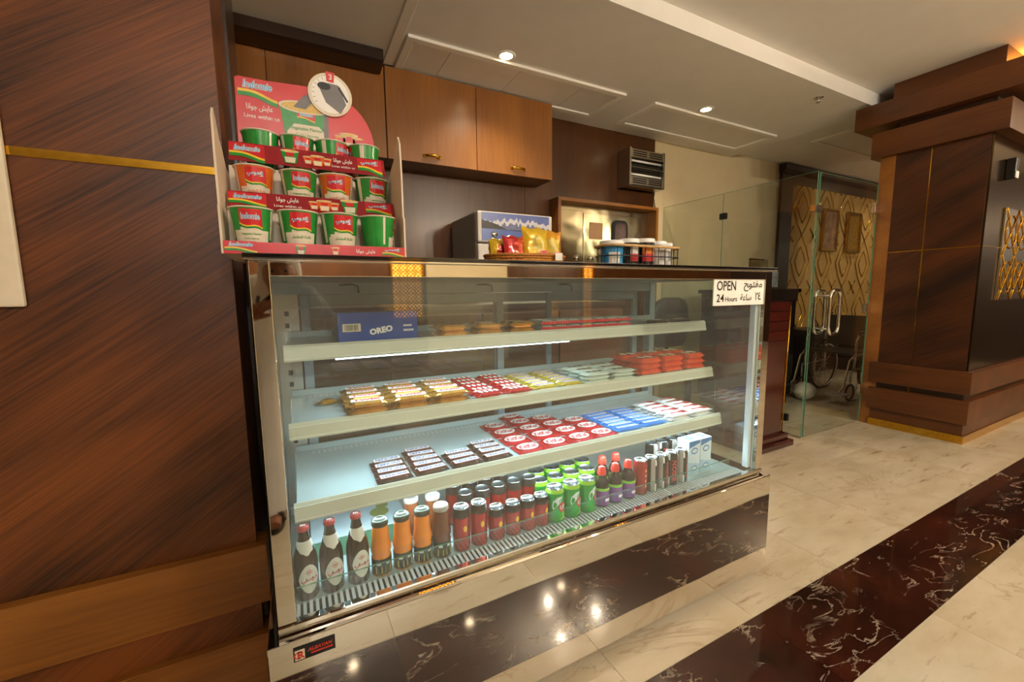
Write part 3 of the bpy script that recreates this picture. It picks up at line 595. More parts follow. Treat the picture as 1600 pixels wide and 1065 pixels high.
part('side_glass', 'glass_side', lambda b: b.box(1.66, 1.668, FY+.023, FB, H-.741, H+.045), label='glass end panel')
part('corner_profile', 'alu_white', lambda b: b.box(1.628, 1.659, FY+.024, FY+.048, H-.735, H+.044, c=.003))
part('corner_profile', 'alu', lambda b: b.box(1.62, 1.655, 1.575, 1.62, H-.735, H+.044, c=.003))
part('shelf_upright', 'brushed', lambda b: b.box(-.061, .008, 1.585, 1.60, H-.735, H+.044))
for z in (-.06, -.10, -.30, -.26, -.50, -.46): part('bracket_slot', 'black', lambda b: b.box(-.035, -.022, 1.583, 1.586, H+z-.008, H+z+.008))
# sliding doors at the back
part('door_header', 'alu', lambda b: b.box(-.06, 1.655, 1.58, 1.64, H+.004, H+.044))
for (x0, x1, y) in ((.013, .785, 1.59), (.755, 1.572, 1.615)):
    d = part('sliding_door', 'alu', lambda b: (b.box(x0, x0+.03, y, y+.018, H-.735, H+.003, c=.002), b.box(x1-.03, x1, y, y+.018, H-.735, H+.003, c=.002), b.box(x0+.03, x1-.03, y, y+.018, H-.036, H+.003, c=.002), b.box(x0+.03, x1-.03, y, y+.018, H-.735, H-.70, c=.002)))
    part('pane', 'glass_clear', lambda b: b.box(x0+.03, x1-.03, y+.006, y+.011, H-.70, H-.036), d)
part('handle_stile', 'alu', lambda b: b.box(1.010, 1.035, 1.60, 1.613, H-.735, H+.003, c=.002))
for x in (.20, .72, 1.12):
    part('cable_clip', 'black', lambda b: (b.tube([(x-.06, 1.578, H+.036), (x-.02, 1.57, H+.037), (x, 1.565, H+.032), (x+.002, 1.565, H+.008)], .003, 6)))
part('back_sill', 'alu_white', lambda b: b.box(-.061, 1.655, 1.582, 1.66, H-.7715, H-.735))
# shelves
SH = ((1.24, -.131, -.175), (1.195, -.333, -.376), (1.145, -.530, -.578))
S1, S2, S3, DK = H-.138, H-.340, H-.541, H-.766
for i, (ys, zt, zb) in enumerate(SH):
    zt += H; zb += H
    s_ = part('shelf', 'shelf_plate', lambda b: (b.box(-.030, 1.618, ys+.014, 1.578, zt-.013, zt-.007, c=.001), b.box(-.030, 1.618, 1.570, 1.578, zt-.007, zt+.012)))
    part('price_rail', ['lip', 'lip_line'], lambda b: (b.prism([(ys, zb), (ys-.001, zb+.006), (ys+.006, zt-.006), (ys+.010, zt), (ys+.014, zt), (ys+.014, zb)], 'yz', -.036, 1.62), b.box(-.036, 1.62, ys-.0022, ys+.001, zb+.005, zb+.008, 1), b.box(-.036, 1.62, ys+.0035, ys+.007, zt-.010, zt-.008, 1)), s_)
    lx = ((.09, .88), (.0, 1.6), (.0, 1.6))[i]
    part('led_strip', 'led_cool', lambda b: b.box(lx[0], lx[1], ys+.002 if i == 0 else ys+.016, ys+.012 if i == 0 else ys+.026, zb-(.0035 if i == 0 else -.001), zb-.0002 if i == 0 else zb+.008), s_)
    part('bracket', 'brushed', lambda b: (b.prism([(1.25, zt-.014), (1.578, zt-.014), (1.578, zt-.06)], 'yz', -.034, -.031), b.prism([(1.25, zt-.014), (1.578, zt-.014), (1.578, zt-.06)], 'yz', 1.619, 1.622)), s_)
    a = area('shelf_led', (Vector(((lx[0]+lx[1])/2, ys+.020, zb-.006))-df.location), (-.12, 0, 0), lx[1]-lx[0], .008, LED_POWER*(lx[1]-lx[0])/1.6*(1.0, 1.0, 1.35)[i], COOL); a.parent = df
    ho = MB()
    for r_ in range(2):
        for k in range(90): ho.box(.02+k*.0175, .0265+k*.0175, 1.53+r_*.016, 1.5345+r_*.016, zt-.007, zt-.0066)
    o = ho.build('perforations', 'white', s_); o['kind'] = 'stuff'
# deck, air grille, guard
part('deck', 'shelf_plate', lambda b: b.box(-.061, 1.655, 1.1005, 1.581, H-.7715, DK))
gr = part('grille_tray', ['alu_white', 'black'], lambda b: (b.box(-.061, 1.655, 1.017, 1.040, H-.7715, DK+.001, c=.001), b.box(-.061, 1.655, 1.0405, 1.1, H-.7715, H-.7705, 1)), label='slotted air grille tray')
sl = MB()
for k in range(122): sl.box(-.058+k*.0141, -.0505+k*.0141, 1.041, 1.0995, DK-.0035, DK)
o = sl.build('grille_slats', 'alu_white', gr); o['kind'] = 'stuff'
part('guard_glass', 'glass_green', lambda b: b.box(-.042, 1.618, 1.0955, 1.0995, DK, H-.7215))
part('guard_edge', 'glass_edge', lambda b: b.box(-.042, 1.618, 1.0955, 1.0995, H-.7215, H-.7205))
# opening-hours sign stuck on the glass
sgn = part('opening_hours_sign', ['white', 'black'], lambda b: (b.box(1.345, 1.643, FY+.0045, FY+.0085, H-.055, H+.045),
    b.text('OPEN', .036, (1.415, FY+.0045, H+.018), X, Z, 1, bold=.012, width=.108), b.text('24', .029, (1.382, FY+.0045, H-.027), X, Z, 1, bold=.012, width=.042), b.text('Hours', .018, (1.444, FY+.0045, H-.0315), X, Z, 1, bold=.01, width=.068),
    b.text('\uFEA2\uFEEE\uFE98\uFED4\uFEE3', .040, (1.572, FY+.0045, H+.016), X, Z, 1, bold=.012, width=.112), b.text('\uFE94\uFECB\uFE8E\uFEB3', .024, (1.531, FY+.0045, H-.026), X, Z, 1, bold=.01, width=.066), b.text('\u0662\u0664', .030, (1.606, FY+.0045, H-.022), X, Z, 1, bold=.012, width=.036)), label='paper sign reading OPEN 24 Hours')
M('plate_red', 'D23A2A', .4)
npl = part('nameplate', ['black', 'cream', 'plate_red'], lambda b: (b.box(-.054, .033, .9825, .9848, H-.822, H-.789, c=.0006), b.box(-.051, -.031, .982, .9828, H-.819, H-.795, 1),
    b.text('R', .018, (-.038, .982, H-.807), X, Z, 2, bold=.03), b.text('C', .018, (-.0455, .982, H-.807), X, Z, 2, bold=.01), b.text('ALBAYAN', .0085, (.001, .982, H-.801), X, Z, 2, bold=.02, shear=.3, width=.052), *[b.box(-.018+k*.0042, -.0148+k*.0042, .9818, .9826, H-.8135, H-.810, 2) for k in range(11)]), label='black maker plate with red lettering')

# ================================================================== SNACKS
def oct_ring(x, w_, h_, z, c=.3):
    a, b = w_/2, h_; cw, ch = a*(1-c), b*c
    return [(x, -a, z+ch), (x, -cw, z), (x, cw, z), (x, a, z+ch), (x, a, z+b-ch), (x, cw, z+b), (x, -cw, z+b), (x, -a, z+b-ch)]
def bar_mesh(name, mats, L, W, T, deco=None, seed=0, crimp=.011, jag=True):
    """a wrapped bar: pillow body along x, flat crimped ends; deco(mb, ztop) prints on top"""
    r = random.Random(seed); b = MB(); h = L/2
    st = [(-h, .92, .06), (-h+crimp*.9, .95, .08), (-h+crimp*1.5, .8, .6), (-h+crimp*2.3, 1, .97), (0, 1.0, 1.0), (h-crimp*2.3, 1, .97), (h-crimp*1.5, .8, .6), (h-crimp*.9, .95, .08), (h, .92, .06)]
    rings = [oct_ring(x+(r.uniform(-.001, .001) if jag else 0), W*a, T*t_, T*(1-t_)*.45) for x, a, t_ in st]
    b.loft(rings, 0, smooth=False)
    if deco: deco(b, T)
    return b.mesh(name, mats)
def put(me, name, loc, rz, label, cat, group, rx=0., ry=0.):
    o = bpy.data.objects.new(name, me); C.objects.link(o); o.location = loc; o.rotation_euler = (rx, ry, rz); return tag(o, label, cat, group)
def band(b, x0, x1, y0, y1, z, m): b.poly([(x0, y0), (x1, y0), (x1, y1), (x0, y1)], (0, 0, z), X, Y, m, .0005)
def squiggle(b, x0, x1, y, h_, z, m, n=5, seed=1):
    r = random.Random(seed); st = (x1-x0)/n
    for k in range(n):
        cx = x0+(k+.5)*st; w_ = st*.38; hh = h_*r.uniform(.35, .5)
        b.poly([(cx+w_*math.cos(a), y+hh*math.sin(a)) for a in [2*PI*q/8 for q in range(8)]], (0, 0, z), X, Y, m, .0010)
M('choc_brown', '3A211A', .3, coat=.5, var=.15); M('wrap_red', 'A8141C', .22, coat=.5, var=.1); M('wrap_white', 'EDEBEA', .3, coat=.4, var=.03); M('ink_blue', '1D3C9A', .35); M('ink_red', 'C8242C', .35); M('wrap_gold', 'C08A34', .22, .55, var=.25, scale=50, coat=.3); M('wrap_blue', '2E74C4', .25, coat=.5, var=.12)
M('wrap_yellow', 'CBB23E', .28, .3, var=.2, coat=.3); M('ink_purple', 'A0508E', .4); M('wrap_orange', 'D2441E', .22, coat=.5, var=.2, scale=30); M('wrap_mint', 'C7D6CC', .32, coat=.3, var=.05); M('ink_brown', '5A3426', .4); M('box_blue', '1E4A9E', .35, coat=.3, var=.04); M('wrap_dark', '2A1C18', .25, coat=.5, var=.2); M('print_white', 'F2F0EC', .4, var=.01)
MX, MY_ = -X, -Y
nut = bar_mesh('nut_bar', ['choc_brown', 'print_white', 'ink_blue', 'wrap_red'], .104, .040, .021, lambda b, T: (band(b, -.0420, .0420, -.0140, .0140, T-.0002, 3), band(b, -.0405, .0405, -.0118, .0118, T+.0003, 1), b.text('SNICKERS', .0155, (0, 0, T+.0004), MX, MY_, 2, bold=.03, shear=.25, width=.074)))
def ncol(x, n, y0, dy, me, name, lab, cat, grp, z, jit=.06, layers=1, T=.02, L=.1):
    for l in range(layers):
        for k in range(n):
            pos = 'front' if k == 0 else ('rearmost' if k == n-1 else ORD[k])
            lay = '' if layers == 1 else (', bottom layer' if l == 0 else (', top layer' if l == layers-1 else ', %s layer' % ORD[l]))
            lb = '%s, %s%s' % (lab, 'nearest the glass' if k == 0 else 'rearmost' if k == n-1 else pos+' from the glass', lay)
            put(me, name, (x+random.uniform(-.002, .002), y0+k*dy, z+l*T), random.uniform(-jit, jit), lb, cat, grp)
E0 = S3+.001
for ci, (x, n, w_) in enumerate(((.225, 4, 'leftmost'), (.335, 5, 'second'), (.446, 3, 'third'), (.553, 4, 'rightmost'))):
    ncol(x, n, 1.184, .043, nut, 'chocolate_bar', 'brown bar with blue lettering, %s column of lower shelf' % w_, 'chocolate bar', 'brown nut bars on the lower shelf', E0)
waf = bar_mesh('wafer_pack', ['wrap_red', 'print_white', 'ink_red'], .108, .086, .013, lambda b, T: (b.poly([(.041*math.cos(a), .002+.030*math.sin(a)) for a in [2*PI*k/20 for k in range(20)]], (0, 0, T), X, Y, 1, .0005), b.text('KitKat', .034, (0, .002, T+.0004), X, Y, 2, bold=.025, shear=.15, width=.070)))
for x, n, w_ in ((.682, 4, 'leftmost'), (.795, 5, 'second'), (.902, 4, 'third'), (1.008, 3, 'rightmost')):
    ncol(x, n, 1.208, .0885, waf, 'wafer_pack', 'red wafer pack with white oval, %s column of lower shelf' % w_, 'wafer', 'red wafer packs on the lower shelf', E0, .05)
blu = bar_mesh('blue_bar', ['wrap_blue', 'print_white', 'ink_blue'], .128, .034, .017, lambda b, T: (band(b, -.05, .05, -.0035, .0115, T-.0003, 1), squiggle(b, -.046, .046, .004, .010, T, 2, 12)))
for x, w_ in ((1.127, 'left'), (1.262, 'right')): ncol(x, 7, 1.195, .036, blu, 'coconut_bar', 'blue and white bar, %s column of lower shelf' % w_, 'chocolate bar', 'blue bars on the lower shelf', E0)
crm = bar_mesh('cream_bar', ['wrap_white', 'ink_red', 'ink_brown'], .124, .042, .016, lambda b, T: (band(b, .012, .045, -.014, .014, T-.0004, 1), squiggle(b, -.045, .012, .002, .016, T, 1, 6, 2), squiggle(b, .016, .044, 0, .016, T, 2, 2, 3)))
for x, w_, n in ((1.405, 'left', 5), (1.537, 'right', 5)): ncol(x, n, 1.195, .046, crm, 'cream_bar', 'white and red bar, %s column of lower shelf' % w_, 'chocolate bar', 'white and red bars on the lower shelf', E0, .09, 2, .0165)
# middle shelf
E1 = S2+.001
twx = bar_mesh('twin_bar', ['wrap_gold', 'print_white', 'ink_red'], .122, .052, .0195, lambda b, T: (b.poly([(-.047, -.014), (.043, -.018), (.047, .014), (-.043, .017)], (0, 0, T), X, Y, 1, .0003), b.text('TWIX', .020, (0, 0, T+.0004), X, Y, 2, bold=.04, shear=.1, width=.078)), 4)
for x, w_ in ((.168, 'leftmost'), (.292, 'second'), (.415, 'third')): ncol(x, 4, 1.232, .060, twx, 'caramel_bar', 'gold bar with red lettering, %s column of middle shelf' % w_, 'chocolate bar', 'gold bars on the middle shelf', E1, .05, 2, .02)
put(bar_mesh('gold_small', ['wrap_gold'], .07, .03, .016), 'caramel_bar', (.072, 1.40, E1), .2, 'small gold bar lying left of the gold columns on the middle shelf', 'chocolate bar', 'gold bars on the middle shelf')
rdb = bar_mesh('red_bar', ['wrap_red', 'print_white'], .108, .046, .020, lambda b, T: squiggle(b, -.038, .038, .0, .03, T-.0004, 1, 4, 5))
for x, w_ in ((.545, 'left'), (.655, 'right')): ncol(x, 6, 1.228, .05, rdb, 'chocolate_bar', 'bright red bar, %s red column of middle shelf' % w_, 'chocolate bar', 'red bars on the middle shelf', E1)
yel = bar_mesh('yellow_bar', ['wrap_yellow', 'print_white', 'ink_purple'], .106, .040, .018, lambda b, T: (band(b, -.036, .036, -.012, .0135, T-.0004, 1), squiggle(b, -.034, .034, .001, .018, T, 2, 8, 6)))
for x, w_ in ((.765, 'left'), (.875, 'right')): ncol(x, 6, 1.232, .044, yel, 'chocolate_bar', 'yellow bar with purple print, %s column of middle shelf' % w_, 'chocolate bar', 'yellow bars on the middle shelf', E1)
mnt = bar_mesh('mint_pack', ['wrap_mint', 'ink_brown'], .128, .058, .013, lambda b, T: squiggle(b, -.04, .035, .004, .028, T-.0004, 1, 3, 7), 9)
ncol(.995, 3, 1.235, .064, mnt, 'biscuit_pack', 'pale mint pack, left stack of middle shelf', 'biscuit', 'mint packs on the middle shelf', E1, .10, 3, .0135)
ncol(1.118, 3, 1.235, .064, mnt, 'biscuit_pack', 'pale mint pack, right stack of middle shelf', 'biscuit', 'mint packs on the middle shelf', E1, .06, 3, .0135)
org = bar_mesh('orange_pack', ['wrap_orange', 'cream'], .14, .088, .026, lambda b, T: squiggle(b, -.04, .04, 0, .05, T-.0004, 1, 2, 8), 12)
for x, w_ in ((1.265, 'left'), (1.395, 'middle'), (1.525, 'right')): ncol(x, 2, 1.255, .10, org, 'snack_pack', 'orange-red snack pack, %s stack of middle shelf' % w_, 'snack', 'orange-red packs on the middle shelf', E1, .12, 3, .0225)
# top shelf
E2 = S1+.001
def carton(mb, x0, x1, y0, y1, z0, z1): mb.box(x0, x1, y0, y1, z0, z1, 0, c=.0015)
bx = thing('biscuit_box', (.22, 1.33, E2), 'blue cardboard biscuit box with white logo on the top shelf', 'box')
b = MB(); carton(b, .104, .334, 1.285, 1.40, E2, E2+.086); b.build('carton', 'box_blue', bx)
b = MB(); yb = 1.285
b.box(.116, .166, yb-.0006, yb+.001, E2+.031, E2+.054, 1)
rr = random.Random(4); xx = .122
while xx < .160: w_ = rr.choice((.0008, .0014, .0022)); b.box(xx, xx+w_, yb-.001, yb, E2+.034, E2+.051, 2); xx += w_+rr.choice((.0009, .0016))
q = Vector((math.cos(.16), 0, math.sin(.16))); b.text('OREO', .019, (.224, yb, E2+.032), q, Vector((-q.z, 0, q.x)), 0, bold=.05, lift=.001, width=.068)
squ = [(.305, .043, 5), (.305, .029, 6)]
for cx, cz, n in squ:
    for k in range(n): b.box(cx-.014+k*.0052, cx-.0105+k*.0052, yb-.0006, yb+.0005, E2+cz-.003, E2+cz+.003, 0)
b.build('print', ['print_white', 'cream', 'black'], bx)
gld = bar_mesh('foil_bar', ['wrap_gold', 'ink_brown'], .118, .045, .0195, lambda b, T: squiggle(b, -.04, .04, .002, .025, T-.0004, 1, 6, 10), 14)
for x, w_ in ((.445, 'left'), (.57, 'middle'), (.695, 'right')): ncol(x, 2, 1.275, .052, gld, 'foil_bar', 'gold foil bar, %s stack of top shelf' % w_, 'chocolate bar', 'gold foil bars on the top shelf', E2, .1, 2, .02)
wrw = bar_mesh('wafer_roll', ['wrap_mint', 'ink_red'], .058, .11, .019, None, 3, .004, False)
for k in range(7):
    for l in range(2):
        b = MB(); x = .812+k*.0605
        o = thing('wafer_packet', (x, 1.33, E2+l*.0195), 'white packet with red zigzag, %s from left, %s layer of top shelf' % ('first' if k == 0 else ORD[k], ('lower', 'upper')[l]), 'wafer', 'red and white packets on the top shelf')
        w1 = bpy.data.objects.new('wrapper', wrw); C.objects.link(w1); w1.parent = o
        z_ = E2+l*.0195
        b.add([(x-.029+i*.0058, 1.2735, z_+(.012 if i % 2 else .016)) for i in range(11)] + [(x+.029-i*.0058, 1.2735, z_+.003) for i in range(11)], [tuple(range(22))], 0); b.build('zigzag_print', 'ink_red', o)
drk = bar_mesh('dark_bar', ['wrap_dark', 'print_white'], .125, .05, .017, lambda b, T: squiggle(b, -.03, .03, 0, .012, T-.0004, 1, 5, 3))
for x, w_ in ((1.37, 'left'), (1.505, 'right')): put(drk, 'chocolate_bar', (x, 1.29, E2), .05, '%s dark wrapped bar at the right end of the top shelf' % w_, 'chocolate bar', 'dark bars on the top shelf')

# ================================================================== DRINKS
M('beer_glass', '2A1A0E', .08, coat=.7, var=.1); M('label_white', 'D9D6CC', .45, var=.03); M('cap_red', 'B83A3E', .3, coat=.4); M('juice_orange', 'E8861E', .12, coat=.6, var=.05); M('tea_brown', '6A3A22', .12, coat=.6); M('lid_metal', '4A5248', .3, .7); M('label_dark', '2A3630', .35, coat=.3, var=.2); M('label_yellow', 'C9B04A', .4)
M('can_red', 'B02A26', .25, .4, coat=.4, var=.05); M('can_dark', '2A2624', .3, .4, coat=.3); M('can_alu', 'C4C8CC', .22, 1.0, var=.05); M('can_green', '23A03C', .25, .35, coat=.4, var=.05); M('can_lime', '9FD03A', .25, .2, coat=.4); M('can_white', 'CFD6D2', .3, .2); M('ink_yellow', 'E0B030', .4)
M('purple_label', '7A3A8E', .3, coat=.4, var=.1); M('cola_dark', '1C0F12', .08, coat=.7); M('cap_bright', 'E03A2C', .3, coat=.3); M('lime_band', '8FD038', .35); M('carton_blue', '3F78B8', .4, var=.05); M('carton_white', 'D4E2EC', .4, var=.03); M('can_grey', 'A8A098', .35, .15, coat=.3)
FR = -PI/2    # the side facing the glass (-y)
def ang(th): return math.atan2(math.sin(th-FR-VA), math.cos(th-FR-VA))
VA = 0.0
def wrap(r, z0, th0, lift=.0006, vert=False, cz=None):
    def f(a, b):
        if vert: a, b = -b, a
        rr = (r(b+z0) if callable(r) else r)+lift; t_ = FR+th0+a/rr
        return (rr*math.cos(t_), rr*math.sin(t_), z0+b)
    return f
def beer(label, x, y):
    t = thing('bottle', (x, y, DK), label, 'bottle', 'brown malt drink bottles')
    def add(nm, mb, mats):
        me = mb.mesh(nm, mats) if nm not in BM else BM[nm]; BM[nm] = me; o = bpy.data.objects.new(nm.split('|')[1], me); C.objects.link(o); o.parent = t; return o
    p_ = [(.0, .0), (.027, .0), (.0295, .004), (.0295, .095), (.027, .112), (.019, .138), (.0135, .158), (.012, .172), (.0132, .174), (.0132, .179), (.0125, .180)]
    add('beer|glass', MB().lathe(p_, n=24), ['beer_glass'])
    def rb(z):
        for (r0, z0), (r1, z1) in zip(p_[2:], p_[3:]):
            if z0 <= z <= z1: return r0+(r1-r0)*(z-z0)/max(1e-6, z1-z0)
        return .0295
    b = MB(); f = wrap(.0295, .058, .25)
    N = 24; oval = [(.026*math.cos(2*PI*k/N)*(1-.25*abs(math.sin(2*PI*k/N))), .038*math.sin(2*PI*k/N)) for k in range(N)]
    grid = [(0, 0)] + [(a*.55, c*.55) for a, c in oval] + [q for q in oval]
    b.add([f(a, c) for a, c in grid], [(0, 1+k, 1+(k+1) % N) for k in range(N)] + [(1+k, 1+N+k, 1+N+(k+1) % N, 1+(k+1) % N) for k in range(N)], 0)
    f2 = wrap(.0295, .054, .25, .0011)
    b.text('\uFEF2\uFEB3\uFEEE\uFEE3', .013, 0, 0, 0, 1, bold=.03, width=.040, mapf=f2)
    f3 = wrap(.0295, .076, .25, .0011); b.text('m', .006, 0, 0, 0, 1, bold=.04, mapf=f3); b.add([f3(a, c) for a, c in ((-.009, 0), (0, -.009), (0, -.0075), (-.0075, 0))], [(0, 1, 2, 3)], 1); b.add([f3(a, c) for a, c in ((.009, 0), (0, .009), (0, .0075), (.0075, 0))], [(0, 1, 2, 3)], 1); b.add([f3(a, c) for a, c in ((.009, 0), (0, -.009), (0, -.0075), (.0075, 0))], [(0, 1, 2, 3)], 1); b.add([f3(a, c) for a, c in ((-.009, 0), (0, .009), (0, .0075), (-.0075, 0))], [(0, 1, 2, 3)], 1)
    add('beer|label', b, ['label_white', 'cap_red'])
    b = MB(); n = 20; rows_ = []
    for zz, hw in ((.118, .1), (.126, .7), (.136, 1.25), (.146, 1.7), (.152, 1.9)): rows_.append([((rb(zz)+.0006)*math.cos(FR+.25+hw*(k/10-1)), (rb(zz)+.0006)*math.sin(FR+.25+hw*(k/10-1)), zz) for k in range(n+1)])
    vs = [q for r in rows_ for q in r]; b.add(vs, [(i*(n+1)+k, i*(n+1)+k+1, (i+1)*(n+1)+k+1, (i+1)*(n+1)+k) for i in range(4) for k in range(n)], 0, True); add('beer|neck_label', b, ['label_white'])
    b = MB(); b.lathe([(.0135, .176), (.0145, .178), (.0135, .187), (.0, .188)], n=21, cap=False); b.text('m', .009, (0, 0, .188), X, Y, 1, bold=.04); add('beer|cap', b, ['cap_red', 'print_white'])
BM = {}
for x, w_ in ((-.019, 'leftmost brown malt drink bottle with red cap beside the left post'), (.042, 'middle of the three brown malt drink bottles'), (.107, 'brown malt drink bottle next to the orange juice')): beer(w_, x, 1.128)
def obj_part(t, key, mats, fn):
    if key not in BM: mb = MB(); fn(mb); BM[key] = mb.mesh(key, mats)
    o = bpy.data.objects.new(key.split('|')[1], BM[key]); C.objects.link(o); o.parent = t; return o
def juice(kind, x, y, label, rz=0):
    t = thing('juice_bottle', (x, y, DK), label, 'bottle', 'juice bottles'); t.rotation_euler = (0, 0, rz)
    liq = {'o': 'juice_orange', 't': 'tea_brown'}[kind]
    obj_part(t, kind+'juice|body', [liq], lambda b: b.lathe([(0, 0), (.024, 0), (.0265, .003), (.0265, .052), (.0245, .058), (.0275, .068), (.0275, .078), (.0235, .098), (.0225, .125), (.0205, .136), (.020, .141)], n=24))
    obj_part(t, 'juice|label', ['label_dark', 'label_yellow', 'label_white'], lambda b: (b.lathe([(.0269, .006), (.0271, .007), (.0271, .050), (.0269, .051)], n=24, cap=False), [b.add([wrap(.0271, 0, 0)(a+dx, c) for a, c in ((-.009, .01), (.009, .01), (.009, .03), (-.009, .03))], [(0, 1, 2, 3)], 1) for dx in (-.012, .014)], [b.add([wrap(.0271, 0, 0, .0009)(a+dx, c) for a, c in ((-.006, .034), (.006, .034), (.006, .042), (-.006, .042))], [(0, 1, 2, 3)], 2) for dx in (-.012, .014)]))
    l_ = obj_part(t, kind+'juice|lid', ['lid_metal' if kind == 'o' else 'can_grey'], lambda b: (b.lathe([(.0215, .139), (.0225, .141), (.0225, .151), (.021, .154), (.015, .155), (.014, .1535), (0, .1535)], n=26, cap=False)))
for x, w_ in ((.168, 'orange juice bottle next to the malt drinks'), (.227, 'middle orange juice bottle'), (.285, 'orange juice bottle next to the brown tea bottle')): juice('o', x, 1.128, w_)
juice('t', .341, 1.125, 'brown tea bottle in front row between juice and red cans'); juice('t', .275, 1.215, 'brown tea bottle in second row behind the orange juice'); juice('t', .338, 1.20, 'brown tea bottle in second row behind the front tea bottle')
def can(x, y, key, r, h_, mats, mf, deco, label, grp, rz=0.):
    t = thing('drink_can', (x, y, DK), label, 'can', grp); t.rotation_euler = (0, 0, rz)
    nk = .012
    def body(b):
        zs = [.004+i*(h_-nk-.004)/8 for i in range(9)]
        b.lathe([(0, 0), (r*.82, 0), (r, .004)] + [(r, z) for z in zs[1:]] + [(r*.86, h_-.003), (r*.88, h_)], n=28, mf=mf, cap=False)
        if deco: deco(b, r, h_)
    obj_part(t, key+'|body', mats, body)
    l_ = obj_part(t, key+'|lid', ['can_alu'], lambda b: b.lathe([(r*.88, h_), (r*.87, h_+.0018), (r*.82, h_+.001), (r*.80, h_-.003), (0, h_-.0025)], n=28, cap=False))
    obj_part(l_, key+'|tab', ['can_alu'], lambda b: b.prism([(r*.16*math.cos(a), -.1*r+r*.38*math.sin(a)) for a in [2*PI*k/12 for k in range(12)]], 'xy', h_-.002, h_-.0006))
    return t
def red_deco(b, r, h_):
    f = wrap(r, h_*.55, .35); b.add([f(.006*math.cos(a)-.004, .010*math.sin(a)) for a in [2*PI*k/12 for k in range(12)]], [tuple(range(12))], 2)
    rr = random.Random(5)
    for k in range(6): z_ = -.034+k*.013; w_ = rr.uniform(.004, .008); b.add([f(.006+a*w_, z_+c*.008) for a, c in ((0, 0), (1, .3), (.8, 1), (.2, .8))], [(0, 1, 2, 3)], 1)
RED = lambda h_: (lambda th, z: 1 if z > h_-.022 else 0)
for i, (x, hh) in enumerate(((.403, .131), (.460, .131), (.520, .100), (.578, .100), (.633, .100), (.684, .100))):
    tall = hh > .12
    can(x, 1.125, 'tallred' if tall else 'smallred', .0265, hh, ['can_red', 'can_dark', 'ink_yellow'], RED(hh), red_deco, '%s red can, %s from the tea bottle in front row' % ('tall' if tall else 'short', 'first' if i == 0 else ORD[i]), 'red cans', random.uniform(-.15, .15))
for i in range(6):
    can(.448+i*.059, 1.205, 'tallred', .0265, .131, ['can_red', 'can_dark', 'ink_yellow'], RED(.131), red_deco, 'red can, %s from the left in the second row' % ('first' if i == 0 else ORD[i]), 'red cans', random.uniform(-.5, .5)) if i < 5 else None
    can(.432+i*.059, 1.275, 'tallred', .0265, .131, ['can_red', 'can_dark', 'ink_yellow'], RED(.131), red_deco, 'red can, %s from the left in the third row' % ('first' if i == 0 else ORD[i]), 'red cans', random.uniform(-.5, .5)) if i < 4 else None
def lime_mf(th, z): return 2 if z > .099 else 0
def lime_deco(b, r, h_):
    def pt(zc, th, lift, pts, m): f = wrap(r, zc, th, lift); b.add([f(0, 0)]+[f(a, c) for a, c in pts], [(0, 1+k, 1+(k+1) % len(pts)) for k in range(len(pts))], m)
    seg = lambda P: [(a0+(a1-a0)*t/3, c0+(c1-c0)*t/3) for (a0, c0), (a1, c1) in zip(P, P[1:]+P[:1]) for t in range(3)]
    pt(.066, -.3, .0006, seg([(-.02, -.004), (-.016, -.018), (.012, .008), (.018, .026), (.0, .026), (-.016, .012)]), 1)
    pt(.028, .5, .0006, seg([(-.022, -.014), (.012, -.018), (.016, .006), (.0, .016), (-.014, .0)]), 2)
    pt(.055, .25, .0010, [(.0165*math.cos(a), .0165*math.sin(a)) for a in [2*PI*k/18 for k in range(18)]], 3)
    b.text('UP', .015, 0, 0, 0, 1, bold=.05, mapf=wrap(r, .055, .25, .0016), width=.022)
LM = ['can_green', 'can_white', 'can_lime', 'ink_red']
for ri, (y, xs) in enumerate(((1.125, (.739, .806, .873)), (1.197, (.722, .790, .858, .926)), (1.268, (.75, .82, .89, .96)))):
    for i, x in enumerate(xs): can(x, y, 'lime', .0325, .115, LM, lime_mf, lime_deco, 'green lemon-lime can, %s from the left in the %s row' % ('first' if i == 0 else ORD[i], ('front', 'second', 'third')[ri]), 'green lemon-lime cans', .25+random.uniform(-.3, .3))
def cola(x, y, label):
    t = thing('soft_drink_bottle', (x, y, DK), label, 'bottle', 'purple label bottles')
    obj_part(t, 'cola|body', ['cola_dark'], lambda b: b.lathe([(0, 0), (.023, 0), (.027, .004), (.028, .03), (.026, .05), (.028, .066), (.026, .084), (.018, .102), (.0125, .112), (.0115, .122)], n=24))
    obj_part(t, 'cola|label', ['purple_label', 'lime_band', 'print_white'], lambda b: (b.lathe([(.0275, .008), (.0286, .03), (.0270, .05), (.0286, .062), (.0286, .072)], n=24, m=[0, 0, 0, 1], cap=False), [b.add([wrap(.0288, .03, .15*k-.1, .0012)(.0035*math.cos(a), .006*math.sin(a)) for a in [2*PI*q/8 for q in range(8)]], [tuple(range(8))], 2) for k in range(4)]))
    c_ = obj_part(t, 'cola|cap', ['cap_bright'], lambda b: b.lathe([(.0155, .115), (.016, .117), (.016, .126), (.014, .130), (.0135, .140), (.010, .144), (0, .145)], n=20, cap=False))
for i, (x, y, lb) in enumerate(((.941, 1.125, 'purple label bottle with red cap next to the green cans in front'), (1.003, 1.125, 'middle purple label bottle with red cap in front'), (1.066, 1.125, 'purple label bottle with red cap next to the slim red can'), (1.005, 1.20, 'left purple label bottle with red cap in the second row'), (1.072, 1.20, 'right purple label bottle with red cap in the second row'))): cola(x, y, lb)
def bison_mf(th, z):
    a = ang(th); return 1 if abs(abs(a-.2)-.75) < .16 and int(z/.008) % 2 else (2 if abs(abs(a-.2)-1.15) < .35 else 0)
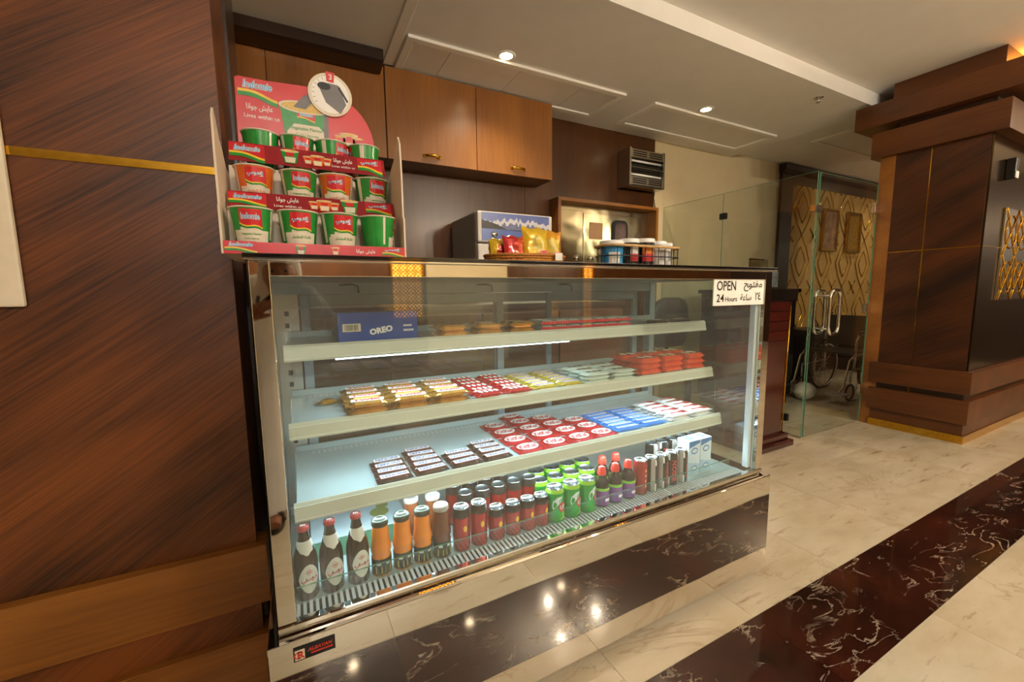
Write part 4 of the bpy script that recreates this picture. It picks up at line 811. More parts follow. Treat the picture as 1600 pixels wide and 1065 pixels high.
def bison_deco(b, r, h_): f = wrap(r, .062, .2, vert=True); b.text('BISON', .018, 0, 0, 0, 3, bold=.03, mapf=f, width=.085)
BS = ['can_dark', 'print_white', 'can_grey', 'cap_bright']
can(1.128, 1.125, 'slimred', .0265, .131, ['can_red', 'ink_yellow', 'can_dark'], lambda th, z: 0, lambda b, r, h_: [b.add([wrap(r, .03+k*.02, .1)(a, c) for a, c in ((-.003, 0), (.004, .002), (.003, .012), (-.002, .010))], [(0, 1, 2, 3)], 1) for k in range(4)], 'slim red can with yellow strokes at the left of the bison cans', 'slim cans')
for i, x in enumerate((1.184, 1.240, 1.295, 1.349)): can(x, 1.125, 'bison', .0265, .131, BS, bison_mf, bison_deco, 'dark slim can with vertical red lettering, %s from the left in front' % ('first' if i == 0 else ORD[i]), 'slim cans', (.55, .1, -.55, .2)[i])
for i in range(5): can(1.298+i*.0595, 1.235, 'bison', .0265, .131, BS, bison_mf, bison_deco, 'dark slim can in the second row, %s from the left' % ('first' if i == 0 else ORD[i]), 'slim cans', random.uniform(-1, 1))
for i, x in enumerate((1.402, 1.4725)):
    t = thing('milk_carton', (x+.034, 1.16, DK), '%s blue and white drink carton at the right end of the bottom row' % ('left', 'right')[i], 'carton', 'blue and white cartons')
    def body(b, x=x):
        b.box(x, x+.068, 1.13, 1.19, DK, DK+.150, 0, c=.002); b.poly([(x+.002, DK+.12), (x+.066, DK+.135), (x+.066, DK+.148), (x+.002, DK+.148)], (0, 1.13, 0), X, Z, 1, .0006); b.poly([(x+.002, DK+.004), (x+.066, DK+.004), (x+.066, DK+.045), (x+.002, DK+.06)], (0, 1.13, 0), X, Z, 2, .0006)  # pale foot of the face is the deck reflection, painted on
        for cz, r_ in ((.105, .02), (.03, .017)): b.poly([(x+.034+r_*math.cos(a), DK+cz+r_*.7*math.sin(a)) for a in [2*PI*k/16 for k in range(16)]], (0, 1.13, 0), X, Z, 1, .001); b.poly([(x+.034+r_*.75*math.cos(a), DK+cz+r_*.45*math.sin(a)) for a in [2*PI*k/16 for k in range(16)]], (0, 1.13, 0), X, Z, 0, .0014)  # the lower oval paints in the mirrored logo
        b.box(x+.02, x+.048, 1.145, 1.175, DK+.150, DK+.153, 1)
    mb = MB(); body(mb); mb.build('carton_body', ['carton_white', 'carton_blue', M('carton_reflection', 'A9C8DE', .4)], t)
bx = thing('drink_tray', (.14, 1.36, DK), 'pale carton with green side lying behind the malt drink bottles', 'box')
MB().box(.0, .27, 1.255, 1.50, DK, DK+.06, c=.002).build('carton', M('tray_green', '4E8A6A', .45), bx); MB().box(-.002, .272, 1.253, 1.502, DK+.06, DK+.064).build('lid_sheet', M('tray_lid', 'C9DAE4', .35), bx)
b = MB(); b.poly([(.20+.03*math.cos(a), 1.34+.03*math.sin(a)) for a in [2*PI*k/14 for k in range(14)]], (0, 0, DK+.064), X, Y, 0, .0006); b.poly([(.215+.02*math.cos(a), 1.38+.02*math.sin(a)) for a in [2*PI*k/14 for k in range(14)]], (0, 0, DK+.064), X, Y, 0, .0008); b.build('fruit_print', M('pear', '9A9A52', .4), bx)

# ================================================================== NOODLE DISPLAY
TP = H+.0867
M('nd_red', 'C8202A', .3, coat=.5, var=.04); M('nd_dark', '8E1222', .25, coat=.6, var=.04); M('nd_green', '1E8A34', .3, coat=.3, var=.12); M('nd_orange', 'D8641E', .3, coat=.3, var=.1); M('nd_cream', 'DCD2BE', .4, coat=.2, var=.03); M('nd_yellow', 'E8C33A', .35); M('nd_blue', '5FA8D8', .35); M('nd_board', 'D9C9B4', .6, var=.02); M('nd_grey', '6E6C6E', .4); M('nd_noodle', 'D9B86A', .5, var=.3, scale=300)
nd = thing('noodle_display', (.06, 1.16, TP), 'red cardboard counter display stacked with cup noodles', 'display stand')
DX0, DX1 = -.121, .241
def logo(b, o, ux, uy, w_, h_, ar=False):
    """red flag with a yellow and green wave and a light-blue word"""
    ux, uy, o = Vector(ux), Vector(uy), Vector(o)
    def wv(t): return .16+.07*math.sin(t*2*PI*.85+2.6)
    n = 10
    b.poly([(-w_/2, -h_*.12)]+[(w_/2, -h_*.38)]+[(w_/2, h_/2), (-w_/2, h_/2)], o, ux, uy, 0, .0006)
    for k in range(n):
        t0, t1 = k/n, (k+1)/n; x0, x1 = -w_/2+w_*t0, -w_/2+w_*t1
        for m, a0, a1 in ((2, .0, .12), (1, .12, .30)):
            b.poly([(x0, h_*(.18-.62*t0*.45-wv(t0)-a1)), (x1, h_*(.18-.62*t1*.45-wv(t1)-a1)), (x1, h_*(.18-.62*t1*.45-wv(t1)-a0)), (x0, h_*(.18-.62*t0*.45-wv(t0)-a0))], o, ux, uy, m, .0009)
    tx = '\uFEF2\uFEE3\uFEED\uFEAA\uFEE7\u0625' if ar else 'Indomie'
    b.text(tx, h_*.36, o+uy*h_*.22, ux, uy, 4, bold=.06, shear=.25 if not ar else 0, lift=.0011, width=w_*.76); b.text(tx, h_*.34, o+uy*h_*.22, ux, uy, 3, bold=.015, shear=.25 if not ar else 0, lift=.0015, width=w_*.74)
LG = ['nd_red', 'nd_green', 'nd_yellow', 'nd_blue', 'print_white', 'nd_cream', 'nd_grey', 'nd_noodle', 'nd_orange', 'nd_dark']
def pcup(b, o, ux, uy, s, m_body=1):
    """a small printed cup"""
    b.poly([(-.30*s, -.45*s), (.30*s, -.45*s), (.48*s, .4*s), (-.48*s, .4*s)], o, ux, uy, m_body, .0008); b.poly([(-.24*s, -.40*s), (.24*s, -.40*s), (.30*s, -.02*s), (-.30*s, -.02*s)], o, ux, uy, 5, .0011)
    b.poly([(-.2*s, .06*s), (.2*s, .02*s), (.22*s, .3*s), (-.22*s, .3*s)], o, ux, uy, 0, .0012); b.poly([(.5*s*math.cos(a), .4*s+.1*s*math.sin(a)) for a in [2*PI*k/16 for k in range(16)]], o, ux, uy, 5, .0013); b.poly([(.44*s*math.cos(a), .4*s+.075*s*math.sin(a)) for a in [2*PI*k/16 for k in range(16)]], o, ux, uy, 7, .0016)
AR = '\uFE8E\uFEE7\u0627\uFEEE\uFE9F \uFEB6\uFEF3\uFE8E\uFECB'
# tray and wings
b = MB(); b.box(DX0, DX1, 1.02, 1.31, TP, TP+.003); b.build('base_tray', 'nd_board', nd)
lp = MB().box(DX0, DX1, 1.0185, 1.0215, TP, TP+.0245).build('front_lip', 'nd_red', nd)
for nm, fn in (('logo_print', lambda b: logo(b, (DX0+.03, 1.0185, TP+.0135), X, Z, .056, .024)), ('logo_print', lambda b: logo(b, (DX1-.028, 1.0185, TP+.0125), X, Z, .05, .022, True)), ('cup_print', lambda b: pcup(b, (.018, 1.0185, TP+.011), X, Z, .022)), ('cup_print', lambda b: pcup(b, (.087, 1.0185, TP+.011), X, Z, .018, 8)), ('slogan_print', lambda b: b.text(AR, .011, (.152, 1.0185, TP+.012), X, Z, 4, bold=.01, width=.042))): b = MB(); fn(b); b.build(nm, LG, lp)
wing = [(1.02, 0), (1.02, .092), (1.028, .10), (1.028, .20), (1.035, .27), (1.05, .288), (1.075, .27), (1.10, .245), (1.13, .235), (1.18, .205), (1.30, .20), (1.30, 0)]
for x in (DX0-.004, DX1): MB().prism([(y, TP+z) for y, z in wing], 'yz', x, x+.004).build('side_wing', 'nd_board', nd)
# tiers
for ti, (y0, z0, yb) in enumerate(((1.112, .112, 1.205), (1.208, .222, 1.306))):
    tr = MB(); tr.box(DX0+.001, DX1-.001, y0+.012, yb, TP+z0, TP+z0+.002); tr.box(DX0+.001, DX1-.001, y0+.012, y0+.014, TP+.003, TP+z0); tr.build('tier_tray', 'nd_board', nd)
    zb, zt = (TP+z0-.004, TP+z0+.034) if ti == 0 else (TP+z0+.010, TP+z0+.058); sx0, sx1 = DX0+.004, DX1-.001
    up = Vector((0, .020, zt-zb)).normalized(); nrm = X.cross(up)
    st = MB(); st.add([(sx0, y0-.008, zb), (sx1, y0-.008, zb), (sx1, y0+.012, zt), (sx0, y0+.012, zt), (sx0, y0-.006, zb), (sx1, y0-.006, zb), (sx1, y0+.014, zt), (sx0, y0+.014, zt)], [(0, 1, 2, 3), (7, 6, 5, 4), (0, 4, 5, 1), (1, 5, 6, 2), (2, 6, 7, 3), (3, 7, 4, 0)]); s_ = st.build('tier_strip', 'nd_dark', nd)
    b = MB(); c_ = Vector(((sx0+sx1)/2, y0+.002, (zb+zt)/2)); hh = (zt-zb)*1.05
    logo(b, c_+X*(-.141), X, up, .072, hh*.92); logo(b, c_+X*.140, X, up, .062, hh*.9, True)
    if ti == 0: pa, pb, pc = -.062, .015, .072
    else: pa, pb, pc = .073, .012, -.05
    b.text(AR, .016, c_+X*pa+up*.006, X, up, 4, bold=.01, width=.046); b.text('Lives within us', .0065, c_+X*pa-up*.011, X, up, 4, bold=.005, width=.056)
    for dx, s2 in ((-.022, .024), (.022, .024), (0, .034)): pcup(b, c_+X*(pb+dx)-up*.003+nrm*(.001 if dx == 0 else 0), X, up, s2, 8)
    pcup(b, c_+X*pc+nrm*.0005, X, up, .042, 1); b.build('print', LG, s_)
# back card
cy = 1.312; CB = TP
card = [(DX0+.012, 0), (DX0+.02, .466), (.075, .475), (.11, .47)]
for k in range(9): a = PI/2*(1-k/8); card.append((.12+.115*math.cos(a), .33+.135*math.sin(a)))
card += [(.238, .30), (.240, 0)]
MB().prism([(x, CB+z) for x, z in card], 'xz', cy, cy+.004).build('back_card', 'nd_red', nd)
b = MB(); logo(b, (-.052, cy, CB+.441), X, Z, .088, .056); b.text(AR, .018, (-.050, cy, CB+.398), X, Z, 4, bold=.012, width=.060); b.text('Lives within us', .010, (-.046, cy, CB+.377), X, Z, 4, bold=.006, width=.080)
bo = Vector((.058, cy, CB+.352)); b.poly([(-.045, -.075), (.052, -.075), (.056, .065), (-.062, .065)], bo, X, Z, 1, .0007); b.poly([(.02, -.075), (.052, -.075), (.056, .065), (.045, .065), (.04, .0)], bo, X, Z, 6, .0009); b.poly([(-.04, -.075), (.042, -.075), (.042, .010), (.03, .022), (-.03, .022), (-.048, .0)], bo, X, Z, 5, .0010); logo(b, bo+Z*.042+Y*-.0006, X, Z, .044, .026)
b.poly([(-.002+.063*math.cos(a), .066+.016*math.sin(a)) for a in [2*PI*k/20 for k in range(20)]], bo, X, Z, 5, .0013); b.poly([(-.002+.056*math.cos(a), .066+.012*math.sin(a)) for a in [2*PI*k/20 for k in range(20)]], bo, X, Z, 7, .0016)
b.poly([(-.03, .064), (.0, .062), (.02, .085), (.026, .108), (-.004, .096)], bo, X, Z, 6, .0019)
b.text('Vegetable Flavour', .011, bo+X*.0+Z*.010, X, Z, 1, bold=.012, width=.080, lift=.002); b.text('Goût Légumes', .009, bo+X*.0-Z*.006, X, Z, 1, bold=.01, width=.056, lift=.002)
for dx, s2, m_ in ((.143, .032, 8), (.187, .032, 0), (.165, .050, 8)): pcup(b, (dx, cy-(.0012 if s2 > .05 else 0), CB+.345), X, Z, s2, m_)
b.build('print', LG, nd)
ck = Vector((.122, cy-.001, CB+.462)); dial = MB().prism([(ck.x+.056*math.cos(2*PI*k/32), ck.z+.056*math.sin(2*PI*k/32)) for k in range(32)], 'xz', cy-.006, cy-.002).build('clock_disc', 'nd_cream', nd)
b = MB(); o_ = Vector((ck.x, cy-.006, ck.z))
b.poly([(.048*math.cos(2*PI*k/28), .048*math.sin(2*PI*k/28)) for k in range(28)], o_, X, Z, 4, .0004)
for k in range(8): a = PI*(.55+k*.09); b.poly([(.040*math.cos(a-.015), .040*math.sin(a-.015)), (.046*math.cos(a-.015), .046*math.sin(a-.015)), (.046*math.cos(a+.015), .046*math.sin(a+.015)), (.040*math.cos(a+.015), .040*math.sin(a+.015))], o_, X, Z, 6, .0008)
b.poly([(-.012, -.022), (.024, -.046), (.040, -.020), (.022, .028), (-.004, .030), (-.026, .012)], o_, X, Z, 6, .0010); b.poly([(-.015+.017*math.cos(a), .020+.010*math.sin(a)) for a in [2*PI*k/14 for k in range(14)]], o_, X, Z, 10, .0013); b.poly([(.024, .026), (.046, -.010), (.042, -.014), (.020, .020)], o_, X, Z, 10, .0014)
b.poly([(-.026, .0), (-.030, -.03), (-.028, -.03), (-.023, .0)], o_, X, Z, 4, .0014); b.poly([(-.008, .034), (.010, .032), (.013, .058), (-.009, .060)], o_, X, Z, 0, .0012); b.text('3', .014, o_+X*.002+Z*.046, X, Z, 4, bold=.01, lift=.0016)
b.build('kettle_print', LG+['black'], dial)
# cups
def cup_mesh(kind, ar, rot):
    h_, rb_, rt = .092, .030, .0405
    R = lambda z: rb_+(rt-rb_)*z/h_
    def mf(th, z):
        a = math.atan2(math.sin(th-FR-rot), math.cos(th-FR-rot))
        if abs(a) < .95 and z < .050-.016*max(0, abs(a)-.5): return 1
        if 1.15 < abs(a) < 1.4 and z > .03: return 1
        return 0
    b = MB(); zs = [i*h_/16 for i in range(17)]
    b.lathe([(0, .001), (rb_*.95, 0)]+[(R(z), z) for z in zs[1:]], n=44, mf=mf, cap=False)
    def wr(z0, lift):
        def f(a, c): z_ = z0+c; t_ = FR+rot+a/R(z_); return ((R(z_)+lift)*math.cos(t_), (R(z_)+lift)*math.sin(t_), z_)
        return f
    f = wr(0, .0006)
    n = 6
    for k in range(n):
        a0, a1 = -.021+.042*k/n, -.021+.042*(k+1)/n
        lo = lambda a: .061-.010*(a+.021)/.042-.003*math.sin((a+.021)/.042*6)
        b.add([f(a0, lo(a0)), f(a1, lo(a1)), f(a1, .088), f(a0, .088)], [(0, 1, 2, 3)], 2)
        for m, d0, d1 in ((3, 0, .0025), (4, .0025, .006)): b.add([wr(0, .0009)(a0, lo(a0)-d1), wr(0, .0009)(a1, lo(a1)-d1), wr(0, .0009)(a1, lo(a1)-d0), wr(0, .0009)(a0, lo(a0)-d0)], [(0, 1, 2, 3)], m)
    tx = '\uFEF2\uFEE3\uFEED\uFEAA\uFEE7\u0625' if ar else 'Indomie'
    b.text(tx, .013, 0, 0, 0, 5, bold=.05, mapf=wr(.0735, .0010), width=.034); b.text(tx, .012, 0, 0, 0, 6, bold=.01, mapf=wr(.0735, .0014), width=.032)
    ink = 4 if kind == 'g' else 0
    if ar: b.text('\uFEAD\uFE8E\uFEC0\uFEA8\uFEDF\u0627 \uFE94\uFEEC\uFEDC\uFEE7', .008, 0, 0, 0, ink, bold=.02, mapf=wr(.036, .001), width=.038)
    else: b.text('Vegetable Flavour', .005, 0, 0, 0, ink, bold=.015, mapf=wr(.038, .001), width=.036); b.text('Goût Légumes', .0042, 0, 0, 0, ink, bold=.01, mapf=wr(.029, .001), width=.026)
    fb = wr(.009, .0009); b.add([fb(0, 0)] + [fb(.006+.016*math.cos(a), .007*math.sin(a)) for a in [2*PI*k/14 for k in range(14)]], [(0, 1+k, 1+(k+1) % 14) for k in range(14)], 3)
    fb = wr(.012, .0013); b.add([fb(-.012, 0)] + [fb(-.012+.006*math.cos(a), .006*math.sin(a)) for a in [2*PI*k/10 for k in range(10)]], [(0, 1+k, 1+(k+1) % 10) for k in range(10)], 7)
    return b.mesh('cup_wall', ['nd_green' if kind == 'g' else 'nd_orange', 'nd_cream', 'nd_red', 'nd_yellow', 'nd_green', 'print_white', 'nd_blue', M('leaf', '7FA03A', .5)])
cm = {}
rim = MB().lathe([(.040, .0905), (.0425, .0910), (.0430, .0925), (.0420, .0938), (.0405, .0940), (.0400, .0928)], n=44, cap=False).mesh('cup_rim', [MATS['nd_cream']])
lidm = MB().lathe([(.0405, .0932), (.0, .0934)], n=36, cap=False).mesh('cup_lid', [M('lid_print', 'C9B89A', .4, var=.2, scale=60)])
CUPS = ((1.062, TP+.0035, ((-.071, 'g', 0, .0), (.018, 'g', 1, .1), (.103, 'g', 1, .15), (.189, 'g', 0, 1.5))), (1.166, TP+.1145, ((-.065, 'o', 1, .1), (.027, 'g', 0, .1), (.110, 'o', 1, -.1), (.195, 'g', 0, .3))), (1.263, TP+.2245, ((-.052, 'g', 0, 1.9), (.030, 'g', 0, .3), (.113, 'g', 0, .75), (.196, 'g', 0, -1.6))))
for ri, (y, z, row) in enumerate(CUPS):
    for i, (x, k, ar, rt) in enumerate(row):
        t = thing('noodle_cup', (x, y, z), '%s noodle cup, %s from left on the %s tier of the display' % ({'g': 'green', 'o': 'orange'}[k], 'first' if i == 0 else ORD[i], ('bottom', 'middle', 'top')[ri]), 'cup noodles', 'noodle cups on the display')
        if (k, ar, rt) not in cm: cm[(k, ar, rt)] = cup_mesh(k, ar, rt)
        for nm, me in (('cup_wall', cm[(k, ar, rt)]), ('rim', rim), ('lid', lidm)): o = bpy.data.objects.new(nm, me); C.objects.link(o); o.parent = t

# ================================================================== ON THE COUNTER
# wicker basket of crisps
wk = thing('wicker_basket', (.81, 1.44, TP), 'low round wicker basket holding bags of crisps', 'basket')
wox, woy, RX, RY = .81, 1.44, .165, .10
M('wicker', 'B9762E', .55, var=.3, scale=120, bump=.4)
MB().lathe([(.0, .002), (.15, .002), (.15, .006), (0, .006)], (wox, woy, TP), 32, cap=False, sy=.62).build('floor_disc', 'wicker', wk)
b = MB()
for j in range(5):
    z_ = TP+.005+j*.0098; k_ = .88+.12*j/4
    b.tube([(wox+RX*k_*math.cos(2*PI*q/56)*(1+.012*(-1)**(q+j)), woy+RY*k_*math.sin(2*PI*q/56)*(1+.012*(-1)**(q+j)), z_) for q in range(56)], .0042, 5, closed=True)
o = b.build('woven_cane', 'wicker', wk); o['kind'] = 'stuff'
b = MB()
for q in range(46): a = 2*PI*q/46; b.tube([(wox+RX*.88*math.cos(a), woy+RY*.88*math.sin(a), TP+.003), (wox+RX*1.01*math.cos(a), woy+RY*1.01*math.sin(a), TP+.052)], .0028, 5)
o = b.build('stakes', 'wicker', wk); o['kind'] = 'stuff'
MB().tube([(wox+RX*1.02*math.cos(2*PI*q/48), woy+RY*1.02*math.sin(2*PI*q/48), TP+.054) for q in range(48)], .006, 7, closed=True).build('rim', 'wicker', wk)
MB().box(.878, .910, 1.330, 1.3315, TP+.034, TP+.062).build('price_tag', 'white', wk)
def crisp_bag(x, y, w_, h_, rz, mats, label, seed, logo_=True, tilt=.0):
    r = random.Random(seed); t = thing('crisp_bag', (x, y, TP+.008), label, 'crisps', 'crisp bags in the basket'); t.rotation_euler = (tilt, 0, rz)
    nx, nz = 14, 16; b = MB(); F = []; 
    def th(u, v): return .028*(max(0, 1-(2*u-1)**2))**.6*(max(0, 1-(2*v-1)**4))**.6
    for sgn_ in (-1, 1):
        vs = []
        for j in range(nz+1):
            for i in range(nx+1):
                u, v = i/nx, j/nz; e = .0035*r.uniform(-1, 1)*(0 if i in (0, nx) or j in (0, nz) else 1)
                vs.append(((u-.5)*w_*(1-.10*math.sin(PI*v)), sgn_*(th(u, v)+.0006+e+.004*math.sin(9*u+5*v)*th(u, v)/.028), v*h_+(.004*math.sin(u*11+seed) if j == nz else 0)))
        mi = [(1 if ((i/nx-.5)**2+((j/nz-.55)*1.1)**2 < .07+.02*math.sin(i*2.1+j)) else 0) for j in range(nz) for i in range(nx)]
        for j in range(nz):
            for i in range(nx): pass
        base = len(b.v); b.v += vs
        for j in range(nz):
            for i in range(nx):
                a = base+j*(nx+1)+i; b.f.append((a, a+1, a+nx+2, a+nx+1)); b.mi.append(mi[j*nx+i]); b.sm.append(True)
    me = b.mesh('foil_pouch', mats); o = bpy.data.objects.new('foil_pouch', me); C.objects.link(o); o.parent = t
    if logo_:
        b = MB(); c_ = Vector((.018, -.0335, h_*.34)); b.poly([(.024*math.cos(a), .014*math.sin(a)) for a in [2*PI*k/18 for k in range(18)]], c_, X, Z, 0, .001); b.text("Lay's", .012, c_, X, Z, 1, bold=.03, shear=.2, lift=.002, width=.034); b.build('logo', ['ink_red', 'print_white']).parent = t
M('bag_yellow', 'E0B81E', .22, .2, coat=.5, var=.15, scale=25); M('bag_chip', 'DCC24A', .3, coat=.4, var=.3, scale=30); M('bag_amber', 'E09A1A', .22, .2, coat=.5, var=.2, scale=25); M('bag_red', 'B81E22', .18, .3, coat=.6, var=.3, scale=20); M('bag_red2', 'D8452A', .18, .3, coat=.6, var=.3, scale=20)
crisp_bag(.853, 1.43, .125, .158, .08, ['bag_yellow', 'bag_chip'], 'yellow crisp bag in the middle of the wicker basket', 1, tilt=-.06)
crisp_bag(.938, 1.46, .110, .155, -.1, ['bag_amber', 'bag_chip'], 'amber crisp bag at the right of the wicker basket', 2, tilt=-.08)
crisp_bag(.748, 1.41, .105, .120, .2, ['bag_red', 'bag_red2'], 'crumpled red crisp bag at the left of the wicker basket', 3, False, -.1)
crisp_bag(.695, 1.45, .07, .112, .3, ['bag_yellow', 'bag_red2'], 'small yellow crisp bag behind the red one in the basket', 4, False, -.1)
# wire basket with tubs
wx0, wx1, wy0, wy1 = .985, 1.345, 1.145, 1.255
wb_ = thing('wire_basket', (1.165, 1.2, TP), 'black wire basket with wooden rim holding tubs on the counter', 'basket')
zt = TP+.078
rimp = [(a, c) for a, c in rrect((wx0+wx1)/2, (wy0+wy1)/2, wx1-wx0, wy1-wy0, .04, 5)]
MB().tube([(a, c, zt) for a, c in rimp], .005, 8, closed=True).build('rim', M('rim_wood', 'C29A62', .6, var=.2), wb_)
b = MB()
for zz in (TP+.004, TP+.042): b.tube([(a, c, zz) for a, c in rimp], .0022, 5, closed=True)
for k in range(10): x = wx0+.03+k*(wx1-wx0-.06)/9; b.tube([(x, wy0, zt), (x, wy0, TP+.003), (x, wy1, TP+.003), (x, wy1, zt)], .0020, 5)
for yy in (wy0+.045, wy1-.045): b.tube([(wx0, yy, zt), (wx0, yy, TP+.003), (wx1, yy, TP+.003), (wx1, yy, zt)], .0020, 5)
o = b.build('wires', 'black', wb_)
M('tub_blue', '2E8FC8', .3, coat=.3, var=.1); M('tub_black', '17130F', .25, coat=.4); M('tub_white', 'D9D6CE', .35, var=.05); M('tub_orange', 'D87A1E', .35, var=.2)
def tub(x, r, h_, mats, mf, label, y=1.20):
    t = thing('food_tub', (x, y, TP+.006), label, 'tub', 'tubs in the wire basket')
    MB().lathe([(0, 0), (r*.93, 0), (r*.95, .002)]+[(r*(.95+.05*k/10), .002+k*(h_-.004)/10) for k in range(1, 11)], (x, y, TP+.006), 30, mf=mf, cap=False).build('body', mats, t)
    MB().lathe([(r*1.04, h_-.006), (r*1.05, h_-.004), (r*1.05, h_+.006), (r*1.0, h_+.009), (0, h_+.009)], (x, y, TP+.006), 30, cap=False).build('lid', 'white_gloss', t)
def patch(lo, hi, z0, z1, m1, m2, m3=None):
    def f(th, z):
        a = math.atan2(math.sin(th-FR), math.cos(th-FR)); zz = z-0
        return (m2 if zz < (z0+z1)/2 or m3 is None else m3) if lo < a < hi and z0 < zz < z1 else m1
    return f
tub(1.036, .0425, .082, ['tub_blue', 'tub_white'], patch(-.9, .2, .012, .05, 0, 1), 'blue tub with white lid at the left of the wire basket')
tub(1.117, .0375, .092, ['tub_black', 'ink_red', 'tub_white'], patch(-.6, .7, .02, .075, 0, 1, 2), 'black tub with red and white label in the wire basket')
tub(1.196, .0375, .096, ['tub_black', 'tub_orange', 'ink_red'], patch(-.9, .9, .02, .08, 0, 2, 1), 'black tub with orange label in the wire basket')
tub(1.266, .032, .090, ['tub_white', 'grey'], patch(-.5, .4, .03, .06, 0, 1), 'white tub right of the orange labelled one in the wire basket')
tub(1.317, .0205, .086, ['tub_white', 'grey'], patch(-.5, .4, .03, .06, 0, 1), 'small white tub at the right end of the wire basket')

# ================================================================== PHOTOGRAPHER (seen in the steel post)
M('thobe', 'DAD6CE', .8, var=.04, scale=8); M('skin', '8A5636', .5, var=.05); M('headcloth', 'DCD8D0', .85, var=.08, scale=60); M('leather', '241812', .5)
pp = thing('person', (-.24, -.58, 0), 'person in a white robe and head cloth crouching forward to take the photo', 'person')
def ring(c, rx, ry, n=20, tilt=0.): return [(c[0]+rx*math.cos(2*PI*k/n), c[1]+ry*math.sin(2*PI*k/n)*math.cos(tilt), c[2]+ry*math.sin(2*PI*k/n)*math.sin(tilt)) for k in range(n)]
b = MB()
b.loft([ring((-.25, -.62, .06), .21, .20), ring((-.25, -.63, .35), .20, .19), ring((-.25, -.66, .70), .20, .19), ring((-.24, -.66, .92), .20, .17, tilt=-.25), ring((-.22, -.60, 1.08), .195, .15, tilt=-.5), ring((-.17, -.50, 1.20), .20, .13, tilt=-.75), ring((-.13, -.42, 1.27), .17, .10, tilt=-.8), ring((-.11, -.38, 1.30), .07, .06, tilt=-.8)])
def limb(pts, rs): b.loft([[tuple(Vector(q)) for q in rg_] for rg_ in limb_rings(pts, rs)])
def limb_rings(pts, rs, n=14):
    P = [Vector(p) for p in pts]; out = []; u = None
    for i, p in enumerate(P):
        d = (P[min(i+1, len(P)-1)]-P[max(i-1, 0)]).normalized(); u = d.orthogonal().normalized() if u is None else (u-d*u.dot(d)).normalized(); w_ = d.cross(u)
        out.append([p+(u*math.cos(2*PI*k/n)+w_*math.sin(2*PI*k/n))*rs[i] for k in range(n)])
    return out
limb([(-.30, -.46, 1.23), (-.35, -.38, 1.08), (-.30, -.26, 1.06), (-.20, -.17, 1.13)], [.075, .068, .058, .046])
limb([(.03, -.44, 1.24), (.13, -.36, 1.10), (.14, -.24, 1.10), (.09, -.16, 1.16)], [.075, .068, .058, .046])
body = b.build('robe', 'thobe', pp); rm_ = body.modifiers.new('remesh', 'REMESH'); rm_.mode = 'VOXEL'; rm_.voxel_size = .014; rm_.use_smooth_shade = True
sm_ = body.modifiers.new('smooth', 'SMOOTH'); sm_.iterations = 4
# head with face, under a draped cloth
b = MB(); hc = Vector((-.055, -.27, 1.335)); rings = []
for i in range(1, 12):
    ph = PI*i/12; z_ = -math.cos(ph)*.115; k_ = math.sin(ph)*(1 if z_ > -.02 else 1-.25*(-z_-.02)/.1)
    rings.append([(hc.x+.074*k_*math.cos(a), hc.y+.092*k_*math.sin(a)*(1.0 if math.sin(a) < 0 else 1.0)+(.012 if abs(math.cos(a)) < .25 and math.sin(a) > 0 and -.03 < z_ < .01 else 0), hc.z+z_) for a in [2*PI*k/24 for k in range(24)]])
b.loft(rings); b.loft(limb_rings([(-.075, -.34, 1.26), (-.065, -.31, 1.285), (-.058, -.285, 1.31)], [.055, .052, .05]))
hd = b.build('head', 'skin', pp); r_ = hd.modifiers.new('remesh', 'REMESH'); r_.mode = 'VOXEL'; r_.voxel_size = .006; r_.use_smooth_shade = True
for dx in (-.028, .028): MB().lathe([(.001, -.007), (.006, -.004), (.008, 0), (.006, .004), (.001, .007)], (hc.x+dx, hc.y+.083, hc.z+.008), 10).build('eye', 'black', pp)
MB().box(hc.x-.022, hc.x+.022, hc.y+.074, hc.y+.082, hc.z-.058, hc.z-.050, c=.003).build('mouth', M('lip_skin', '6E3A2C', .5), pp)
b = MB(); rings = []
for z_, rx, ry, oy in ((-.16, .14, .10, -.07), (-.10, .12, .095, -.05), (-.02, .094, .10, -.025), (.05, .090, .102, -.012), (.09, .075, .088, -.01), (.118, .045, .05, -.01), (.126, .01, .01, -.01)):
    rings.append([(hc.x+rx*math.cos(a), hc.y+oy+ry*math.sin(a)*(1 if math.sin(a) < 0 or z_ > .04 else .25), hc.z+z_) for a in [2*PI*k/24 for k in range(24)]])
b.loft(rings); b.build('head_cloth', 'headcloth', pp)
MB().tube([(hc.x+.093*math.cos(2*PI*k/28), hc.y-.012+.105*math.sin(2*PI*k/28), hc.z+.062+.01*math.sin(2*PI*k/28)) for k in range(28)], .010, 8, closed=True).build('head_cord', 'black', pp)
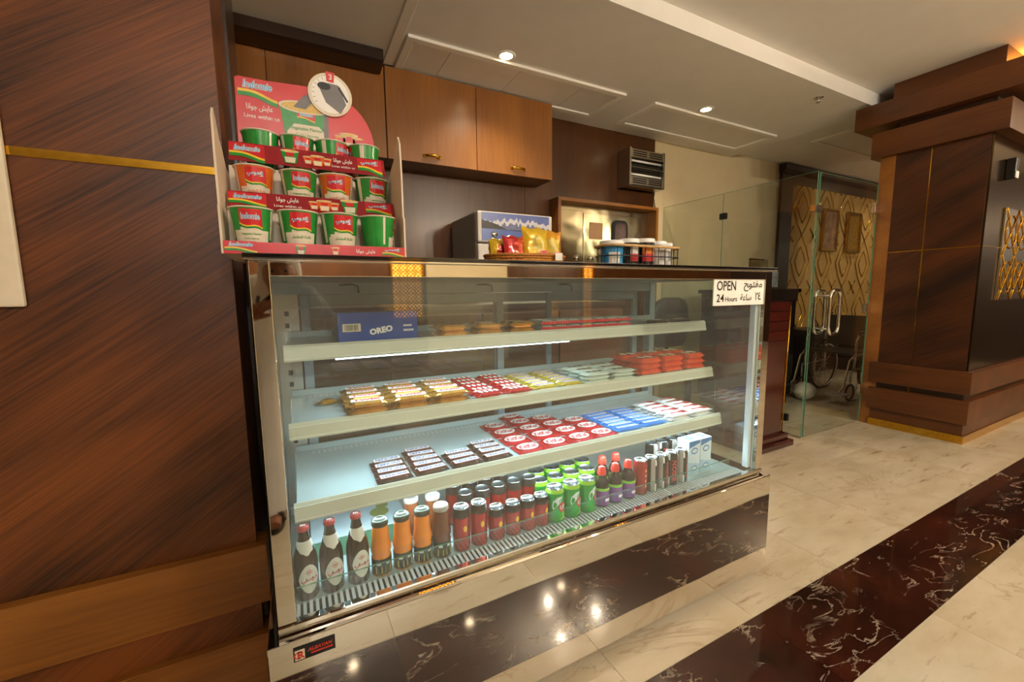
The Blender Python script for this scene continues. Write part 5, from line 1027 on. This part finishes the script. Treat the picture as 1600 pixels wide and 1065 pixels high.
def hand(wrist, tip_dir, side, nm='hand'):
    b = MB(); w0 = Vector(wrist); d = Vector(tip_dir).normalized(); n_ = Vector((side, 0, 0)); up = d.cross(n_).normalized(); 
    b.loft(limb_rings([w0, w0+d*.03, w0+d*.06, w0+d*.085], [.026, .034, .037, .032], 12))
    for k in range(4):
        o_ = w0+d*.078+up*(.027-.018*k); L_ = (.070, .078, .072, .056)[k]
        b.loft(limb_rings([o_, o_+d*L_*.4, o_+d*L_*.72+n_*.018, o_+d*L_*.75+n_*.045], [.0095, .009, .0085, .007], 8))
    o_ = w0+d*.03+up*.02; b.loft(limb_rings([o_, o_+d*.03+up*.025+n_*.01, o_+d*.055+up*.03+n_*.03], [.012, .011, .008], 8))
    o = b.build(nm, 'skin', pp); r_ = o.modifiers.new('remesh', 'REMESH'); r_.mode = 'VOXEL'; r_.voxel_size = .004; r_.use_smooth_shade = True
hand((-.19, -.165, 1.135), (.75, .45, .55), 1); hand((.088, -.155, 1.165), (-.25, .55, .45), -1)
for x in (-.34, -.17):
    b = MB(); b.loft([ring((x, -.60+k*.045, .055-.004*k), .034+.003*math.sin(k), .026, 12, tilt=PI/2) for k in range(6)]); f_ = b.build('foot', 'skin', pp)
    MB().prism([(x+.046*math.cos(a)*(1+.1*math.sin(a)), -.50+.14*math.sin(a)) for a in [2*PI*k/20 for k in range(20)]], 'xy', .0, .026).build('sandal_sole', 'leather', pp)
    MB().tube([(x-.044, -.47, .02), (x-.03, -.46, .07), (x, -.455, .085), (x+.03, -.46, .07), (x+.044, -.47, .02)], .011, 8).build('sandal_strap', 'leather', pp)
pc = thing('photo_camera', (.0, -.09, 1.20), 'black photo camera held by the crouching person', 'camera')
MB().box(-.07, .07, -.115, -.06, 1.17, 1.265, c=.008).build('body', 'black', pc); MB().box(-.03, .03, -.115, -.062, 1.265, 1.292, c=.008).build('viewfinder', 'black', pc)
MB().tube([(0, -.06, 1.222), (0, -.02, 1.2265)], .036, 20).build('lens', 'black_gloss', pc); MB().box(.045, .075, -.105, -.045, 1.172, 1.25, c=.01).build('grip', 'black_rub', pc)
MB().tube([(-.07, -.10, 1.25), (-.13, -.16, 1.20), (-.16, -.24, 1.17), (-.15, -.33, 1.24)], .009, 6).build('strap', 'black', pc)
